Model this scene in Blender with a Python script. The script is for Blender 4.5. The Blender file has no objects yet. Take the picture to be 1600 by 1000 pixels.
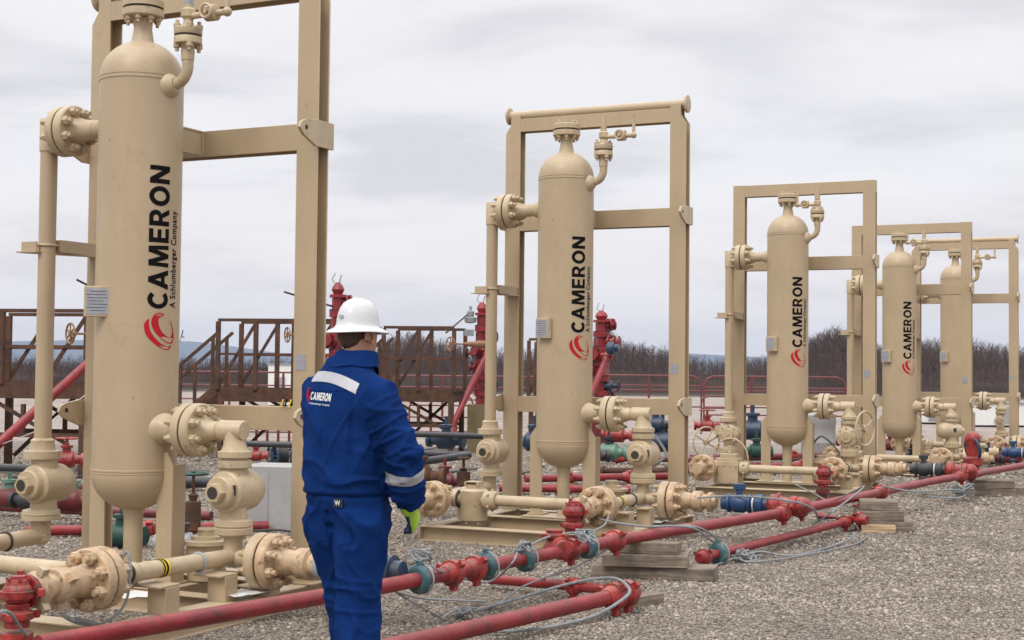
import bpy, bmesh, math, random
import numpy as np
from mathutils import Vector, Matrix, noise
random.seed(7)
rng = np.random.default_rng(7)
SC = bpy.context.scene
COL = SC.collection
PI = math.pi

# ------------------------------------------------------------------ camera
F, PITCH, ROLL, CH = 2233.2, 0.036587, 0.010332, 1.5
cam_d = bpy.data.cameras.new("camera"); cam = bpy.data.objects.new("camera", cam_d); COL.objects.link(cam)
cam_d.sensor_width = 36; cam_d.lens = F / 1600 * 36; cam_d.clip_end = 20000; cam_d.clip_start = .1
cam.matrix_world = Matrix.Translation((0, 0, CH)) @ Matrix.Rotation(PI/2 + PITCH, 4, 'X') @ Matrix.Rotation(ROLL, 4, 'Z')
SC.camera = cam
SC.render.resolution_x, SC.render.resolution_y = 1024, 640

# ------------------------------------------------------------------ sky and sun
SC.view_settings.view_transform = 'Standard'; SC.view_settings.look = 'None'
SC.view_settings.exposure = 0; SC.view_settings.gamma = 1
SUN_EL, SUN_AZ = math.radians(48), math.radians(-150)     # high, behind and left of the camera, veiled by cloud
w = bpy.data.worlds.new("World"); SC.world = w; w.use_nodes = True
nt = w.node_tree; nt.nodes.clear()
def N(t, **k):
    n = nt.nodes.new(t)
    for a, b in k.items(): setattr(n, a, b)
    return n
LK = lambda a, b: nt.links.new(a, b)
sky = N('ShaderNodeTexSky', sky_type='NISHITA', sun_disc=False, sun_elevation=SUN_EL, sun_rotation=SUN_AZ)
bg1 = N('ShaderNodeBackground'); bg1.inputs[1].default_value = .1; LK(sky.outputs[0], bg1.inputs[0])
tc = N('ShaderNodeTexCoord'); sep = N('ShaderNodeSeparateXYZ'); LK(tc.outputs['Generated'], sep.inputs[0])
zc = N('ShaderNodeMath', operation='MAXIMUM'); LK(sep.outputs[2], zc.inputs[0]); zc.inputs[1].default_value = 0
za = N('ShaderNodeMath', operation='ADD'); LK(zc.outputs[0], za.inputs[0]); za.inputs[1].default_value = .16
dx = N('ShaderNodeMath', operation='DIVIDE'); LK(sep.outputs[0], dx.inputs[0]); LK(za.outputs[0], dx.inputs[1])
dy = N('ShaderNodeMath', operation='DIVIDE'); LK(sep.outputs[1], dy.inputs[0]); LK(za.outputs[0], dy.inputs[1])
cmb = N('ShaderNodeCombineXYZ'); dh = N('ShaderNodeMath', operation='MULTIPLY'); LK(dx.outputs[0], dh.inputs[0]); dh.inputs[1].default_value = .65; LK(dh.outputs[0], cmb.inputs[0]); LK(dy.outputs[0], cmb.inputs[1])
n1 = N('ShaderNodeTexNoise'); n1.inputs['Scale'].default_value = 1.7; n1.inputs['Detail'].default_value = 6; n1.inputs['Roughness'].default_value = .52; n1.inputs['Distortion'].default_value = .3
LK(cmb.outputs[0], n1.inputs['Vector'])
cr = N('ShaderNodeValToRGB'); LK(n1.outputs['Fac'], cr.inputs[0])
e = cr.color_ramp.elements
e[0].position = .36; e[0].color = (.765, .757, .783, 1)
e[1].position = .62; e[1].color = (.98, .968, .985, 1)
m_ = e.new(.49); m_.color = (.93, .918, .938, 1)
# warmer and slightly greyer at the horizon, brighter overhead (the overcast zenith)
hz = N('ShaderNodeMapRange'); LK(sep.outputs[2], hz.inputs[0]); hz.inputs[1].default_value = .0; hz.inputs[2].default_value = .14; hz.clamp = True
mx = N('ShaderNodeMix', data_type='RGBA'); LK(hz.outputs[0], mx.inputs[0]); mx.inputs[6].default_value = (1.08, .965, .925, 1); LK(cr.outputs[0], mx.inputs[7])
mhz = N('ShaderNodeMix', data_type='RGBA'); mhz.inputs[0].default_value = .35; LK(mx.outputs[2], mhz.inputs[6]); LK(cr.outputs[0], mhz.inputs[7])
zn = N('ShaderNodeMapRange'); LK(sep.outputs[2], zn.inputs[0]); zn.inputs[1].default_value = .3; zn.inputs[2].default_value = 1; zn.inputs[3].default_value = 1; zn.inputs[4].default_value = 2.5
bg2 = N('ShaderNodeBackground'); LK(mhz.outputs[2], bg2.inputs[0]); LK(zn.outputs[0], bg2.inputs[1])
ms = N('ShaderNodeMixShader'); ms.inputs[0].default_value = .96; LK(bg1.outputs[0], ms.inputs[1]); LK(bg2.outputs[0], ms.inputs[2])
wo = N('ShaderNodeOutputWorld'); LK(ms.outputs[0], wo.inputs[0])
sl = bpy.data.lights.new("sun", 'SUN'); sl.energy = 1.5; sl.angle = math.radians(25); sl.color = (1, .96, .9)
so = bpy.data.objects.new("sun", sl); COL.objects.link(so)
sd = Vector((math.sin(SUN_AZ)*math.cos(SUN_EL), math.cos(SUN_AZ)*math.cos(SUN_EL), math.sin(SUN_EL)))
so.rotation_euler = sd.to_track_quat('Z', 'Y').to_euler()

# ------------------------------------------------------------------ pixel -> point (photo 1600x1000)
def ray(px, py):
    X, Y = px-800, py-500; c, s = math.cos(ROLL), math.sin(ROLL)
    a, b = X*c+Y*s, -X*s+Y*c; up = -b/F; cp, sp = math.cos(PITCH), math.sin(PITCH)
    return Vector((a/F, cp-up*sp, sp+up*cp))
def at(px, py, Y):
    d = ray(px, py); return d*(Y/d.y) + Vector((0, 0, CH))
def gr(px, py, z=0.):
    d = ray(px, py); return d*((z-CH)/d.z) + Vector((0, 0, CH))

# ------------------------------------------------------------------ materials
def mat(name, col, rough=.5, var=.08, vscale=6., bump=.0, bscale=40., metal=0., col2=None, c2amt=(.55, .7), c2scale=3., spec=.5, emis=None, dust=None):
    m = bpy.data.materials.new(name); m.use_nodes = True; t = m.node_tree; b = t.nodes['Principled BSDF']
    L = t.links.new
    tc = t.nodes.new('ShaderNodeTexCoord')
    n = t.nodes.new('ShaderNodeTexNoise'); n.inputs['Scale'].default_value = vscale; n.inputs['Detail'].default_value = 6; L(tc.outputs['Object'], n.inputs['Vector'])
    r = t.nodes.new('ShaderNodeValToRGB'); L(n.outputs['Fac'], r.inputs[0])
    r.color_ramp.elements[0].position = .3; r.color_ramp.elements[1].position = .7
    r.color_ramp.elements[0].color = tuple(max(0, c*(1-var)) for c in col)+(1,)
    r.color_ramp.elements[1].color = tuple(min(1, c*(1+var)) for c in col)+(1,)
    out = r.outputs[0]
    if col2:
        n2 = t.nodes.new('ShaderNodeTexNoise'); n2.inputs['Scale'].default_value = c2scale; n2.inputs['Detail'].default_value = 9; n2.inputs['Roughness'].default_value = .7
        L(tc.outputs['Object'], n2.inputs['Vector'])
        mr = t.nodes.new('ShaderNodeMapRange'); mr.inputs[1].default_value = c2amt[0]; mr.inputs[2].default_value = c2amt[1]; L(n2.outputs['Fac'], mr.inputs[0])
        mi = t.nodes.new('ShaderNodeMix'); mi.data_type = 'RGBA'; L(mr.outputs[0], mi.inputs[0]); L(out, mi.inputs[6]); mi.inputs[7].default_value = tuple(col2)+(1,)
        out = mi.outputs[2]
    if dust:   # pale dust that has settled on upward faces
        g = t.nodes.new('ShaderNodeNewGeometry'); sx = t.nodes.new('ShaderNodeSeparateXYZ'); L(g.outputs['Normal'], sx.inputs[0])
        n3 = t.nodes.new('ShaderNodeTexNoise'); n3.inputs['Scale'].default_value = 9; n3.inputs['Detail'].default_value = 5; L(tc.outputs['Object'], n3.inputs['Vector'])
        mu = t.nodes.new('ShaderNodeMath'); mu.operation = 'MULTIPLY'; L(sx.outputs[2], mu.inputs[0]); L(n3.outputs['Fac'], mu.inputs[1])
        mr = t.nodes.new('ShaderNodeMapRange'); mr.inputs[1].default_value = .2; mr.inputs[2].default_value = .65; mr.inputs[4].default_value = dust[3]; L(mu.outputs[0], mr.inputs[0])
        mi = t.nodes.new('ShaderNodeMix'); mi.data_type = 'RGBA'; L(mr.outputs[0], mi.inputs[0]); L(out, mi.inputs[6]); mi.inputs[7].default_value = tuple(dust[:3])+(1,)
        out = mi.outputs[2]
    L(out, b.inputs['Base Color'])
    rr = t.nodes.new('ShaderNodeMapRange'); rr.inputs[3].default_value = max(.05, rough-.1); rr.inputs[4].default_value = min(1, rough+.12); L(n.outputs['Fac'], rr.inputs[0]); L(rr.outputs[0], b.inputs['Roughness'])
    b.inputs['Metallic'].default_value = metal; b.inputs['Specular IOR Level'].default_value = spec
    if bump:
        n4 = t.nodes.new('ShaderNodeTexNoise'); n4.inputs['Scale'].default_value = bscale; n4.inputs['Detail'].default_value = 4; L(tc.outputs['Object'], n4.inputs['Vector'])
        bp = t.nodes.new('ShaderNodeBump'); bp.inputs['Strength'].default_value = bump; bp.inputs['Distance'].default_value = .01; L(n4.outputs['Fac'], bp.inputs['Height']); L(bp.outputs[0], b.inputs['Normal'])
    return m
DUST = (.55, .47, .36, .55)
TAN = mat('tan_paint', (.447, .342, .217), .42, .05, 2.5, .12, 60, col2=(.36, .26, .155), c2amt=(.56, .85), c2scale=5, dust=(.62, .52, .37, .45))
TAN2 = mat('tan_paint_fittings', (.49, .385, .245), .4, .07, 8, .15, 90, col2=(.30, .21, .13), c2amt=(.6, .8), c2scale=14, dust=(.62, .54, .40, .45))
PINK = mat('dusty_primer', (.52, .37, .225), .5, .12, 12, .3, 90, col2=(.27, .13, .07), c2amt=(.55, .70), c2scale=16, dust=(.66, .52, .38, .5))
DARK = mat('dark_gasket_and_hole', (.035, .028, .022), .7)  # gaskets and clamp rings, also the painted shade inside holes
BLACK = mat('black_print', (.010, .009, .009), .85, spec=.05)
LOGO = mat('red_print', (.46, .022, .03), .8, spec=.08)
STEEL = mat('nameplate_steel', (.36, .37, .41), .35, .1, 30, metal=.35)
RED = mat('red_paint', (.29, .022, .028), .38, .2, 9, .3, 70, col2=(.13, .025, .02), c2amt=(.50, .66), c2scale=9, dust=(.36, .12, .10, .35))
RED2 = mat('bright_red_paint', (.36, .03, .028), .38, .25, 14, .4, 80, col2=(.10, .03, .022), c2amt=(.48, .62), c2scale=18, dust=(.5, .3, .22, .35))
DRED = mat('dark_red_paint', (.15, .02, .024), .45, .2, 10, .3, 60, col2=(.08, .03, .025), c2amt=(.5, .7), c2scale=10, dust=(.4, .25, .2, .3))
BRONZE = mat('bare_bronze', (.28, .15, .075), .45, .2, 14, .3, 60, metal=.3)
RUST = mat('rusty_steel', (.075, .036, .021), .8, .4, 9, .4, 60, col2=(.14, .055, .024), c2amt=(.5, .65), c2scale=5)
TEAL = mat('teal_paint', (.035, .10, .115), .5, .2, 14, .3, 80, col2=(.20, .20, .18), c2amt=(.52, .7), c2scale=14)
BLUEP = mat('blue_paint', (.013, .045, .10), .42, .25, 10, .3, 60, col2=(.04, .04, .045), c2amt=(.46, .62), c2scale=12, dust=(.25, .28, .32, .3))
BLUEB = mat('bright_blue_paint', (.012, .05, .14), .4, .2, 10, .3, 60, col2=(.03, .045, .07), c2amt=(.52, .66), c2scale=12, dust=(.25, .28, .32, .3))
BLACKM = mat('black_steel', (.03, .03, .035), .5, .3, 10, .3, 60, dust=(.2, .18, .16, .4))
GREENP = mat('green_paint', (.015, .06, .045), .45, .2, 10)
LGREEN = mat('pale_green_paint', (.14, .25, .185), .5, .25, 10)
ROPE = mat('grey_rope', (.25, .265, .275), .8, .2, 30, .5, 150)
ROPED = mat('dark_hose', (.10, .10, .10), .6, .2, 20)
WHITEC = mat('white_concrete', (.36, .355, .35), .85, .07, 5, .4, 40, col2=(.45, .43, .40), c2amt=(.55, .8), c2scale=4)
YEL = mat('yellow_tape', (.75, .55, .02), .5)
WOOD = mat('grey_timber', (.24, .19, .145), .85, .25, 4, .5, 30, col2=(.13, .10, .08), c2amt=(.5, .7), c2scale=3)
WOODL = mat('fresh_timber', (.46, .34, .20), .8, .2, 4, .3, 30)
GREYP = mat('grey_paint', (.30, .32, .33), .5, .1, 6)
WHITEP = mat('white_paint', (.75, .75, .73), .4, .04, 6)

def wood_grain(m, axis=0):
    t = m.node_tree; b = t.nodes['Principled BSDF']
    tc = t.nodes.new('ShaderNodeTexCoord'); mp = t.nodes.new('ShaderNodeMapping'); mp.inputs['Scale'].default_value = (1.2, 28, 28)
    n = t.nodes.new('ShaderNodeTexNoise'); n.inputs['Scale'].default_value = 2; n.inputs['Detail'].default_value = 7
    t.links.new(tc.outputs['Object'], mp.inputs[0]); t.links.new(mp.outputs[0], n.inputs['Vector'])
    r = t.nodes.new('ShaderNodeMapRange'); r.inputs[1].default_value = .3; r.inputs[2].default_value = .7; r.inputs[3].default_value = .45; r.inputs[4].default_value = 1.35
    t.links.new(n.outputs['Fac'], r.inputs[0])
    src = b.inputs['Base Color'].links[0].from_socket
    vm = t.nodes.new('ShaderNodeVectorMath'); vm.operation = 'SCALE'; t.links.new(src, vm.inputs[0]); t.links.new(r.outputs[0], vm.inputs['Scale'])
    t.links.new(vm.outputs[0], b.inputs['Base Color'])
wood_grain(WOOD); wood_grain(WOODL)
def streaks(m, lo=.86, hi=1.06, sc=(9, 9, .35)):      # faint runs and wipe marks down the paint
    t = m.node_tree; b = t.nodes['Principled BSDF']
    tc = t.nodes.new('ShaderNodeTexCoord'); mp = t.nodes.new('ShaderNodeMapping'); mp.inputs['Scale'].default_value = sc
    n = t.nodes.new('ShaderNodeTexNoise'); n.inputs['Scale'].default_value = 1.6; n.inputs['Detail'].default_value = 8; n.inputs['Roughness'].default_value = .65
    t.links.new(tc.outputs['Object'], mp.inputs[0]); t.links.new(mp.outputs[0], n.inputs['Vector'])
    r = t.nodes.new('ShaderNodeMapRange'); r.inputs[1].default_value = .3; r.inputs[2].default_value = .62; r.inputs[3].default_value = lo; r.inputs[4].default_value = hi
    t.links.new(n.outputs['Fac'], r.inputs[0]); src = b.inputs['Base Color'].links[0].from_socket
    vm = t.nodes.new('ShaderNodeVectorMath'); vm.operation = 'SCALE'; t.links.new(src, vm.inputs[0]); t.links.new(r.outputs[0], vm.inputs['Scale']); t.links.new(vm.outputs[0], b.inputs['Base Color'])
def chips(m, lo=.69, col=(.20, .11, .06), sc=26):      # small rust chips and grime specks
    t = m.node_tree; b = t.nodes['Principled BSDF']; tc = t.nodes.new('ShaderNodeTexCoord')
    n = t.nodes.new('ShaderNodeTexNoise'); n.inputs['Scale'].default_value = sc; n.inputs['Detail'].default_value = 5; t.links.new(tc.outputs['Object'], n.inputs['Vector'])
    r = t.nodes.new('ShaderNodeMapRange'); r.inputs[1].default_value = lo; r.inputs[2].default_value = lo+.03; r.inputs[4].default_value = .75; t.links.new(n.outputs['Fac'], r.inputs[0])
    src = b.inputs['Base Color'].links[0].from_socket; mi = t.nodes.new('ShaderNodeMix'); mi.data_type = 'RGBA'
    t.links.new(r.outputs[0], mi.inputs[0]); t.links.new(src, mi.inputs[6]); mi.inputs[7].default_value = col+(1,); t.links.new(mi.outputs[2], b.inputs['Base Color'])
chips(TAN, .715, sc=17); chips(TAN2, .68); chips(PINK, .64); chips(RED, .66, (.09, .05, .04)); chips(RED2, .62, (.10, .055, .04), 20)
streaks(TAN, .92, 1.03, (2.2, 2.2, .5)); streaks(TAN2, .84, 1.05, (4, 4, 4)); streaks(PINK, .72, 1.08, (7, 7, 6)); streaks(RED, .62, 1.1, (2.5, 3.1, 3.7)); streaks(RED2, .55, 1.15, (9, 9, 9))

# ------------------------------------------------------------------ mesh helpers
def frame_of(d):
    d = Vector(d).normalized(); u = Vector((0, 0, 1)) if abs(d.z) < .9 else Vector((1, 0, 0))
    x = d.cross(u).normalized(); y = x.cross(d).normalized(); return x, y, d
class MB:
    def __init__(s): s.v = []; s.f = []; s.m = []; s.mats = []
    def mi(s, m):
        if m not in s.mats: s.mats.append(m)
        return s.mats.index(m)
    def add(s, vs, fs, m):
        o = len(s.v); s.v += [tuple(v) for v in vs]; k = s.mi(m)
        for f in fs: s.f.append(tuple(i+o for i in f)); s.m.append(k)
    def box(s, c, size, m, rz=0., R=None):
        hx, hy, hz = size[0]/2, size[1]/2, size[2]/2
        R = R or Matrix.Rotation(rz, 3, 'Z'); c = Vector(c)
        vs = [c + R @ Vector((sx*hx, sy*hy, sz*hz)) for sz in (-1, 1) for sy in (-1, 1) for sx in (-1, 1)]
        s.add(vs, [(0, 2, 3, 1), (4, 5, 7, 6), (0, 1, 5, 4), (2, 6, 7, 3), (0, 4, 6, 2), (1, 3, 7, 5)], m)
    def b2(s, lo, hi, m): s.box([(a+b)/2 for a, b in zip(lo, hi)], [b-a for a, b in zip(lo, hi)], m)
    def lathe(s, p0, d, prof, m, seg=24, caps=True):   # prof: (distance along d, radius)
        x, y, z = frame_of(d); p0 = Vector(p0); vs = []; n = len(prof)
        for t, r in prof:
            for k in range(seg):
                a = 2*PI*k/seg; vs.append(p0 + z*t + (x*math.cos(a)+y*math.sin(a))*r)
        fs = [(i*seg+k, (i+1)*seg+k, (i+1)*seg+(k+1) % seg, i*seg+(k+1) % seg) for i in range(n-1) for k in range(seg)]
        fs = [tuple(reversed(f)) for f in fs]
        if caps: fs.append(tuple(range(seg))[::-1]); fs.append(tuple((n-1)*seg+k for k in range(seg)))
        s.add(vs, fs, m)
    def cyl(s, a, b, r, m, seg=18, r2=None):
        a, b = Vector(a), Vector(b); L = (b-a).length; s.lathe(a, b-a, [(0, r), (L, r if r2 is None else r2)], m, seg)
    def tube(s, pts, r, m, seg=12, smooth=0, closed=False):
        P = [Vector(p) for p in pts]
        if smooth:
            Q = []; n = len(P)
            for i in range(n-1 if not closed else n):
                if closed: a, b, c, d = P[i-1], P[i], P[(i+1) % n], P[(i+2) % n]
                else: a, b, c, d = P[max(0, i-1)], P[i], P[i+1], P[min(n-1, i+2)]
                for k in range(smooth):
                    t = k/smooth
                    Q.append(.5*((2*b)+(c-a)*t+(2*a-5*b+4*c-d)*t*t+(3*b-a-3*c+d)*t**3))
            if not closed: Q.append(P[-1])
            P = Q
        n = len(P); vs = []; pu = None
        for i, p in enumerate(P):
            if closed: d = P[(i+1) % n]-P[i-1]
            else: d = P[min(n-1, i+1)]-P[max(0, i-1)]
            if d.length < 1e-7: d = Vector((0, 0, 1))
            d.normalize()
            if pu is None: x = frame_of(d)[0]; y = d.cross(x)
            else:
                x = pu - d*pu.dot(d)
                if x.length < 1e-5: x = frame_of(d)[0]
                x.normalize(); y = d.cross(x)
            pu = x; rr = r(i/(n-1)) if callable(r) else r
            if i == 0: x0 = x
            for k in range(seg):
                a = 2*PI*k/seg; vs.append(p+(x*math.cos(a)+y*math.sin(a))*rr)
        fs = []
        for i in range(n if closed else n-1):
            j = (i+1) % n
            for k in range(seg): fs.append((i*seg+k, i*seg+(k+1) % seg, j*seg+(k+1) % seg, j*seg+k))
        if not closed: fs.append(tuple(range(seg))[::-1]); fs.append(tuple((n-1)*seg+k for k in range(seg)))
        s.add(vs, fs, m)
    def ball(s, c, r, m, sc=(1, 1, 1), seg=20, rings=12, R=None):
        c = Vector(c); R = R or Matrix.Identity(3); vs = []; fs = []
        for i in range(rings+1):
            a = PI*i/rings
            for k in range(seg):
                b = 2*PI*k/seg; vs.append(c+R @ Vector((r*sc[0]*math.sin(a)*math.cos(b), r*sc[1]*math.sin(a)*math.sin(b), r*sc[2]*math.cos(a))))
        for i in range(rings):
            for k in range(seg): fs.append((i*seg+k, (i+1)*seg+k, (i+1)*seg+(k+1) % seg, i*seg+(k+1) % seg))
        s.add(vs, fs, m)
    def prism(s, poly, o, ex, ey, ez, t, m):    # polygon in (ex,ey) extruded t along ez
        o, ex, ey, ez = Vector(o), Vector(ex), Vector(ey), Vector(ez); n = len(poly)
        vs = [o+ex*a+ey*b for a, b in poly]+[o+ex*a+ey*b+ez*t for a, b in poly]
        fs = [tuple(range(n))[::-1], tuple(n+i for i in range(n))]+[(i, (i+1) % n, n+(i+1) % n, n+i) for i in range(n)]
        s.add(vs, fs, m)
    def ibeam(s, a, b, W, H, m, up=(0, 0, 1), tf=.014, tw=.010):   # W flange width, H depth (direction up)
        a, b = Vector(a), Vector(b); d = (b-a).normalized(); up = Vector(up); sd = d.cross(up).normalized()
        w, h = W/2, H/2
        poly = [(-w, -h), (w, -h), (w, -h+tf), (tw/2, -h+tf), (tw/2, h-tf), (w, h-tf), (w, h), (-w, h), (-w, h-tf), (-tw/2, h-tf), (-tw/2, -h+tf), (-w, -h+tf)]
        s.prism(poly, a, sd, up, d, (b-a).length, m)
    def torus(s, c, ax, R, r, m, seg=32, rs=8):
        x, y, z = frame_of(ax); c = Vector(c)
        s.tube([c+(x*math.cos(2*PI*k/seg)+y*math.sin(2*PI*k/seg))*R for k in range(seg)], r, m, rs, closed=True)
    def wheel(s, c, ax, R, m, spokes=4, r=None, dish=0.):
        r = r or R*.09; x, y, z = frame_of(ax); c = Vector(c); s.torus(c, ax, R, r, m)
        for k in range(spokes):
            a = 2*PI*k/spokes+.5; d = x*math.cos(a)+y*math.sin(a); s.cyl(c-z*dish, c+d*R, r*.8, m, 8)
        s.cyl(c-z*(dish+r*1.5), c-z*dish+z*r*1.5, R*.2, m, 12)
    def build(s, name, parent=None, bevel=0, sharp=38):
        me = bpy.data.meshes.new(name); me.from_pydata(s.v, [], s.f)
        for m in s.mats: me.materials.append(m)
        me.polygons.foreach_set('material_index', s.m)
        bm = bmesh.new(); bm.from_mesh(me); bmesh.ops.recalc_face_normals(bm, faces=bm.faces)
        th = math.radians(sharp)
        for f in bm.faces: f.smooth = True
        for e in bm.edges:
            if len(e.link_faces) == 2: e.smooth = e.calc_face_angle(0) < th
            else: e.smooth = False
        bm.to_mesh(me); bm.free()
        o = bpy.data.objects.new(name, me); COL.objects.link(o)
        if parent: o.parent = parent
        if bevel:
            b = o.modifiers.new('bevel', 'BEVEL'); b.width = bevel; b.segments = 2; b.limit_method = 'ANGLE'; b.angle_limit = math.radians(50); b.harden_normals = False
        return o
def tag(o, label=None, cat=None, group=None, kind=None):
    for k, v in (('label', label), ('category', cat), ('group', group), ('kind', kind)):
        if v: o[k] = v
    return o
def thing(name, label, cat, loc=(0, 0, 0), rz=0., group=None):
    o = bpy.data.objects.new(name, None); COL.objects.link(o); o.location = loc; o.rotation_euler = (0, 0, rz); o.empty_display_size = .1
    return tag(o, label, cat, group)

def flange(mb, c, ax, R, t, gap, m, nb=8, nutr=.024, nutl=.045, neck=None, neck2=None, rb=None):
    """bolted flange pair centred on c; neck/neck2 = (length, radius) of the hubs on the - and + side"""
    x, y, z = frame_of(ax); c = Vector(c); L = Vector(ax).normalized()
    ch = R*.05
    for sgn in (-1, 1):
        p = c + L*sgn*gap/2
        mb.lathe(p, L*sgn, [(0, R-ch*.3), (.002, R), (t-ch, R), (t, R-ch)], m, 36)
        nk = neck2 if sgn > 0 else neck
        if nk:
            ln, r = nk; mb.lathe(p+L*sgn*t, L*sgn, [(-.005, R*.60), (ln*.15, R*.52), (ln*.55, r*1.08), (ln, r)], m, 24)
        rb_ = rb or R*.77
        for k in range(nb):
            a = 2*PI*(k+.5)/nb; q = p+(x*math.cos(a)+y*math.sin(a))*rb_ + L*sgn*t
            mb.lathe(q-L*sgn*.003, L*sgn, [(0, nutr), (nutl*.62, nutr), (nutl*.7, nutr*.85)], m, 6)
            mb.cyl(q, q+L*sgn*nutl*1.15, nutr*.52, m, 8)
    mb.cyl(c-L*gap*.52, c+L*gap*.52, R*.93, DARK, 28)

def hammer_union(mb, c, ax, r, m, m2=None):
    x, y, z = frame_of(ax); c = Vector(c); L = Vector(ax).normalized(); m2 = m2 or m
    mb.lathe(c-L*r*2.4, L, [(0, r*1.08), (r*.5, r*1.35), (r*1.2, r*1.45), (r*1.5, r*1.6)], m, 20)
    mb.lathe(c-L*r*1.0, L, [(0, r*1.55), (r*.1, r*1.85), (r*1.3, r*1.85), (r*1.5, r*1.5)], m2, 20)
    mb.lathe(c+L*r*.4, L, [(0, r*1.5), (r*.8, r*1.4), (r*1.6, r*1.05)], m, 20)
    for k in range(3):
        a = 2*PI*k/3+.7; d = x*math.cos(a)+y*math.sin(a)
        mb.prism([(-r*.45, 0), (r*.45, 0), (r*.32, r*.85), (-r*.32, r*.85)], c-L*r*.9+d*r*1.7, d.cross(L), d, L, r*1.1, m2)

# ------------------------------------------------------------------ text
def text_flat(txt, offset=0., spacing=1.0):
    cu = bpy.data.curves.new('t', 'FONT'); cu.body = txt; cu.size = 1; cu.offset = offset; cu.space_character = spacing; cu.resolution_u = 6
    o = bpy.data.objects.new('t', cu); COL.objects.link(o)
    dg = bpy.context.evaluated_depsgraph_get(); me = bpy.data.meshes.new_from_object(o.evaluated_get(dg))
    v = [tuple(p.co)[:2] for p in me.vertices]; f = [tuple(p.vertices) for p in me.polygons]
    bpy.data.objects.remove(o); bpy.data.curves.remove(cu); bpy.data.meshes.remove(me)
    return np.array(v), f
def fit(v, w, h):
    v = v-v.min(0); return v*np.array([w, h])/v.max(0)
def cut_mesh(v2, f, step):     # slice flat faces in y so that they can be bent
    bm = bmesh.new(); vs = [bm.verts.new((x, y, 0)) for x, y in v2]
    for q in f:
        try: bm.faces.new([vs[i] for i in q])
        except ValueError: pass
    y0, y1 = float(v2[:, 1].min()), float(v2[:, 1].max()); y = y0+step
    while y < y1:
        bmesh.ops.bisect_plane(bm, geom=bm.verts[:]+bm.edges[:]+bm.faces[:], plane_co=(0, y, 0), plane_no=(0, 1, 0)); y += step
    bm.verts.index_update(); V = [tuple(p.co)[:2] for p in bm.verts]; Fc = [tuple(p.index for p in q.verts) for q in bm.faces]; bm.free()
    return np.array(V), Fc
def smooth_loop(pts, k=8):
    n = len(pts); out = []
    for i in range(n):
        a, b, c, d = (np.array(pts[(i+j) % n], float) for j in (-1, 0, 1, 2))
        for q in range(k):
            t = q/k; out.append(tuple(.5*((2*b)+(c-a)*t+(2*a-5*b+4*c-d)*t*t+(3*b-a-3*c+d)*t**3)))
    return out
# red swirl emblem: outlines (right, up) inside a box about 1 x 1
_E1 = [(160, 610), (128, 645), (120, 690), (140, 765), (195, 832), (262, 880), (325, 900), (365, 888), (388, 855), (345, 868), (290, 852), (225, 800), (175, 725), (160, 655)]
_E2 = [(300, 566), (245, 550), (198, 580), (180, 640), (200, 712), (255, 780), (330, 832), (390, 838), (416, 800), (416, 740), (395, 670), (362, 612), (388, 680), (396, 740), (372, 778), (325, 768), (275, 725), (245, 660), (248, 600)]
EMB = [[((x-115)/305, 1-(y-545)/355) for x, y in L_] for L_ in (_E1, _E2)]
def emblem_faces():
    V = []; Fc = []
    for p in EMB:
        from mathutils.geometry import tessellate_polygon
        q = smooth_loop(p, 5); o = len(V); V += q
        for t in tessellate_polygon([[Vector((a, b, 0)) for a, b in q]]): Fc.append(tuple(i+o for i in t))
    return np.array(V), Fc


def block_word():
    """CAMERON in a wide bold grotesque, drawn as outlines with holes"""
    from mathutils.geometry import tessellate_polygon
    def arc(cx, cy, rx, ry, a0, a1, n=20): return [(cx+rx*math.cos(math.radians(a0+(a1-a0)*k/n)), cy+ry*math.sin(math.radians(a0+(a1-a0)*k/n))) for k in range(n+1)]
    G = {
     'C': (.84, [arc(.48, .5, .48, .52, 42, 318)+arc(.48, .5, .25, .29, 318, 42)]),
     'A': (1.02, [[(0, 0), (.27, 0), (.345, .2), (.675, .2), (.75, 0), (1.02, 0), (.64, 1), (.38, 1)], [(.415, .39), (.51, .68), (.605, .39)]]),
     'M': (1.12, [[(0, 0), (.22, 0), (.24, .62), (.46, 0), (.66, 0), (.88, .62), (.90, 0), (1.12, 0), (1.06, 1), (.76, 1), (.56, .42), (.36, 1), (.06, 1)]]),
     'E': (.72, [[(0, 0), (.72, 0), (.72, .2), (.25, .2), (.25, .41), (.67, .41), (.67, .60), (.25, .60), (.25, .8), (.70, .8), (.70, 1), (0, 1)]]),
     'R': (.88, [[(0, 0), (.25, 0), (.25, .37), (.36, .37)]+[(.42, .34), (.60, 0), (.88, 0), (.66, .38), (.60, .43)]+arc(.50, .70, .31, .30, -50, 90, 12)+[(0, 1)], [(.25, .56), (.25, .81), (.44, .81)]+arc(.44, .685, .12, .125, 80, -90, 10)]),
     'O': (1.02, [arc(.51, .5, .51, .52, 0, 342, 27), arc(.51, .5, .26, .30, 0, 342, 27)]),
     'N': (.92, [[(0, 0), (.24, 0), (.24, .60), (.66, 0), (.92, 0), (.92, 1), (.68, 1), (.68, .42), (.28, 1), (0, 1)]]),
    }
    V = []; Fc = []; x = 0
    for ch in 'CAMERON':
        w_, loops = G[ch]; pts = [Vector((a+x, b, 0)) for L_ in loops for a, b in L_]; o = len(V); V += [(p.x, p.y) for p in pts]; i = 0; LL = []
        for L_ in loops: LL.append([Vector((a+x, b, 0)) for a, b in L_])
        for t in tessellate_polygon(LL): Fc.append(tuple(k+o for k in t))
        x += w_+.13
    return np.array(V), Fc
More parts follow.
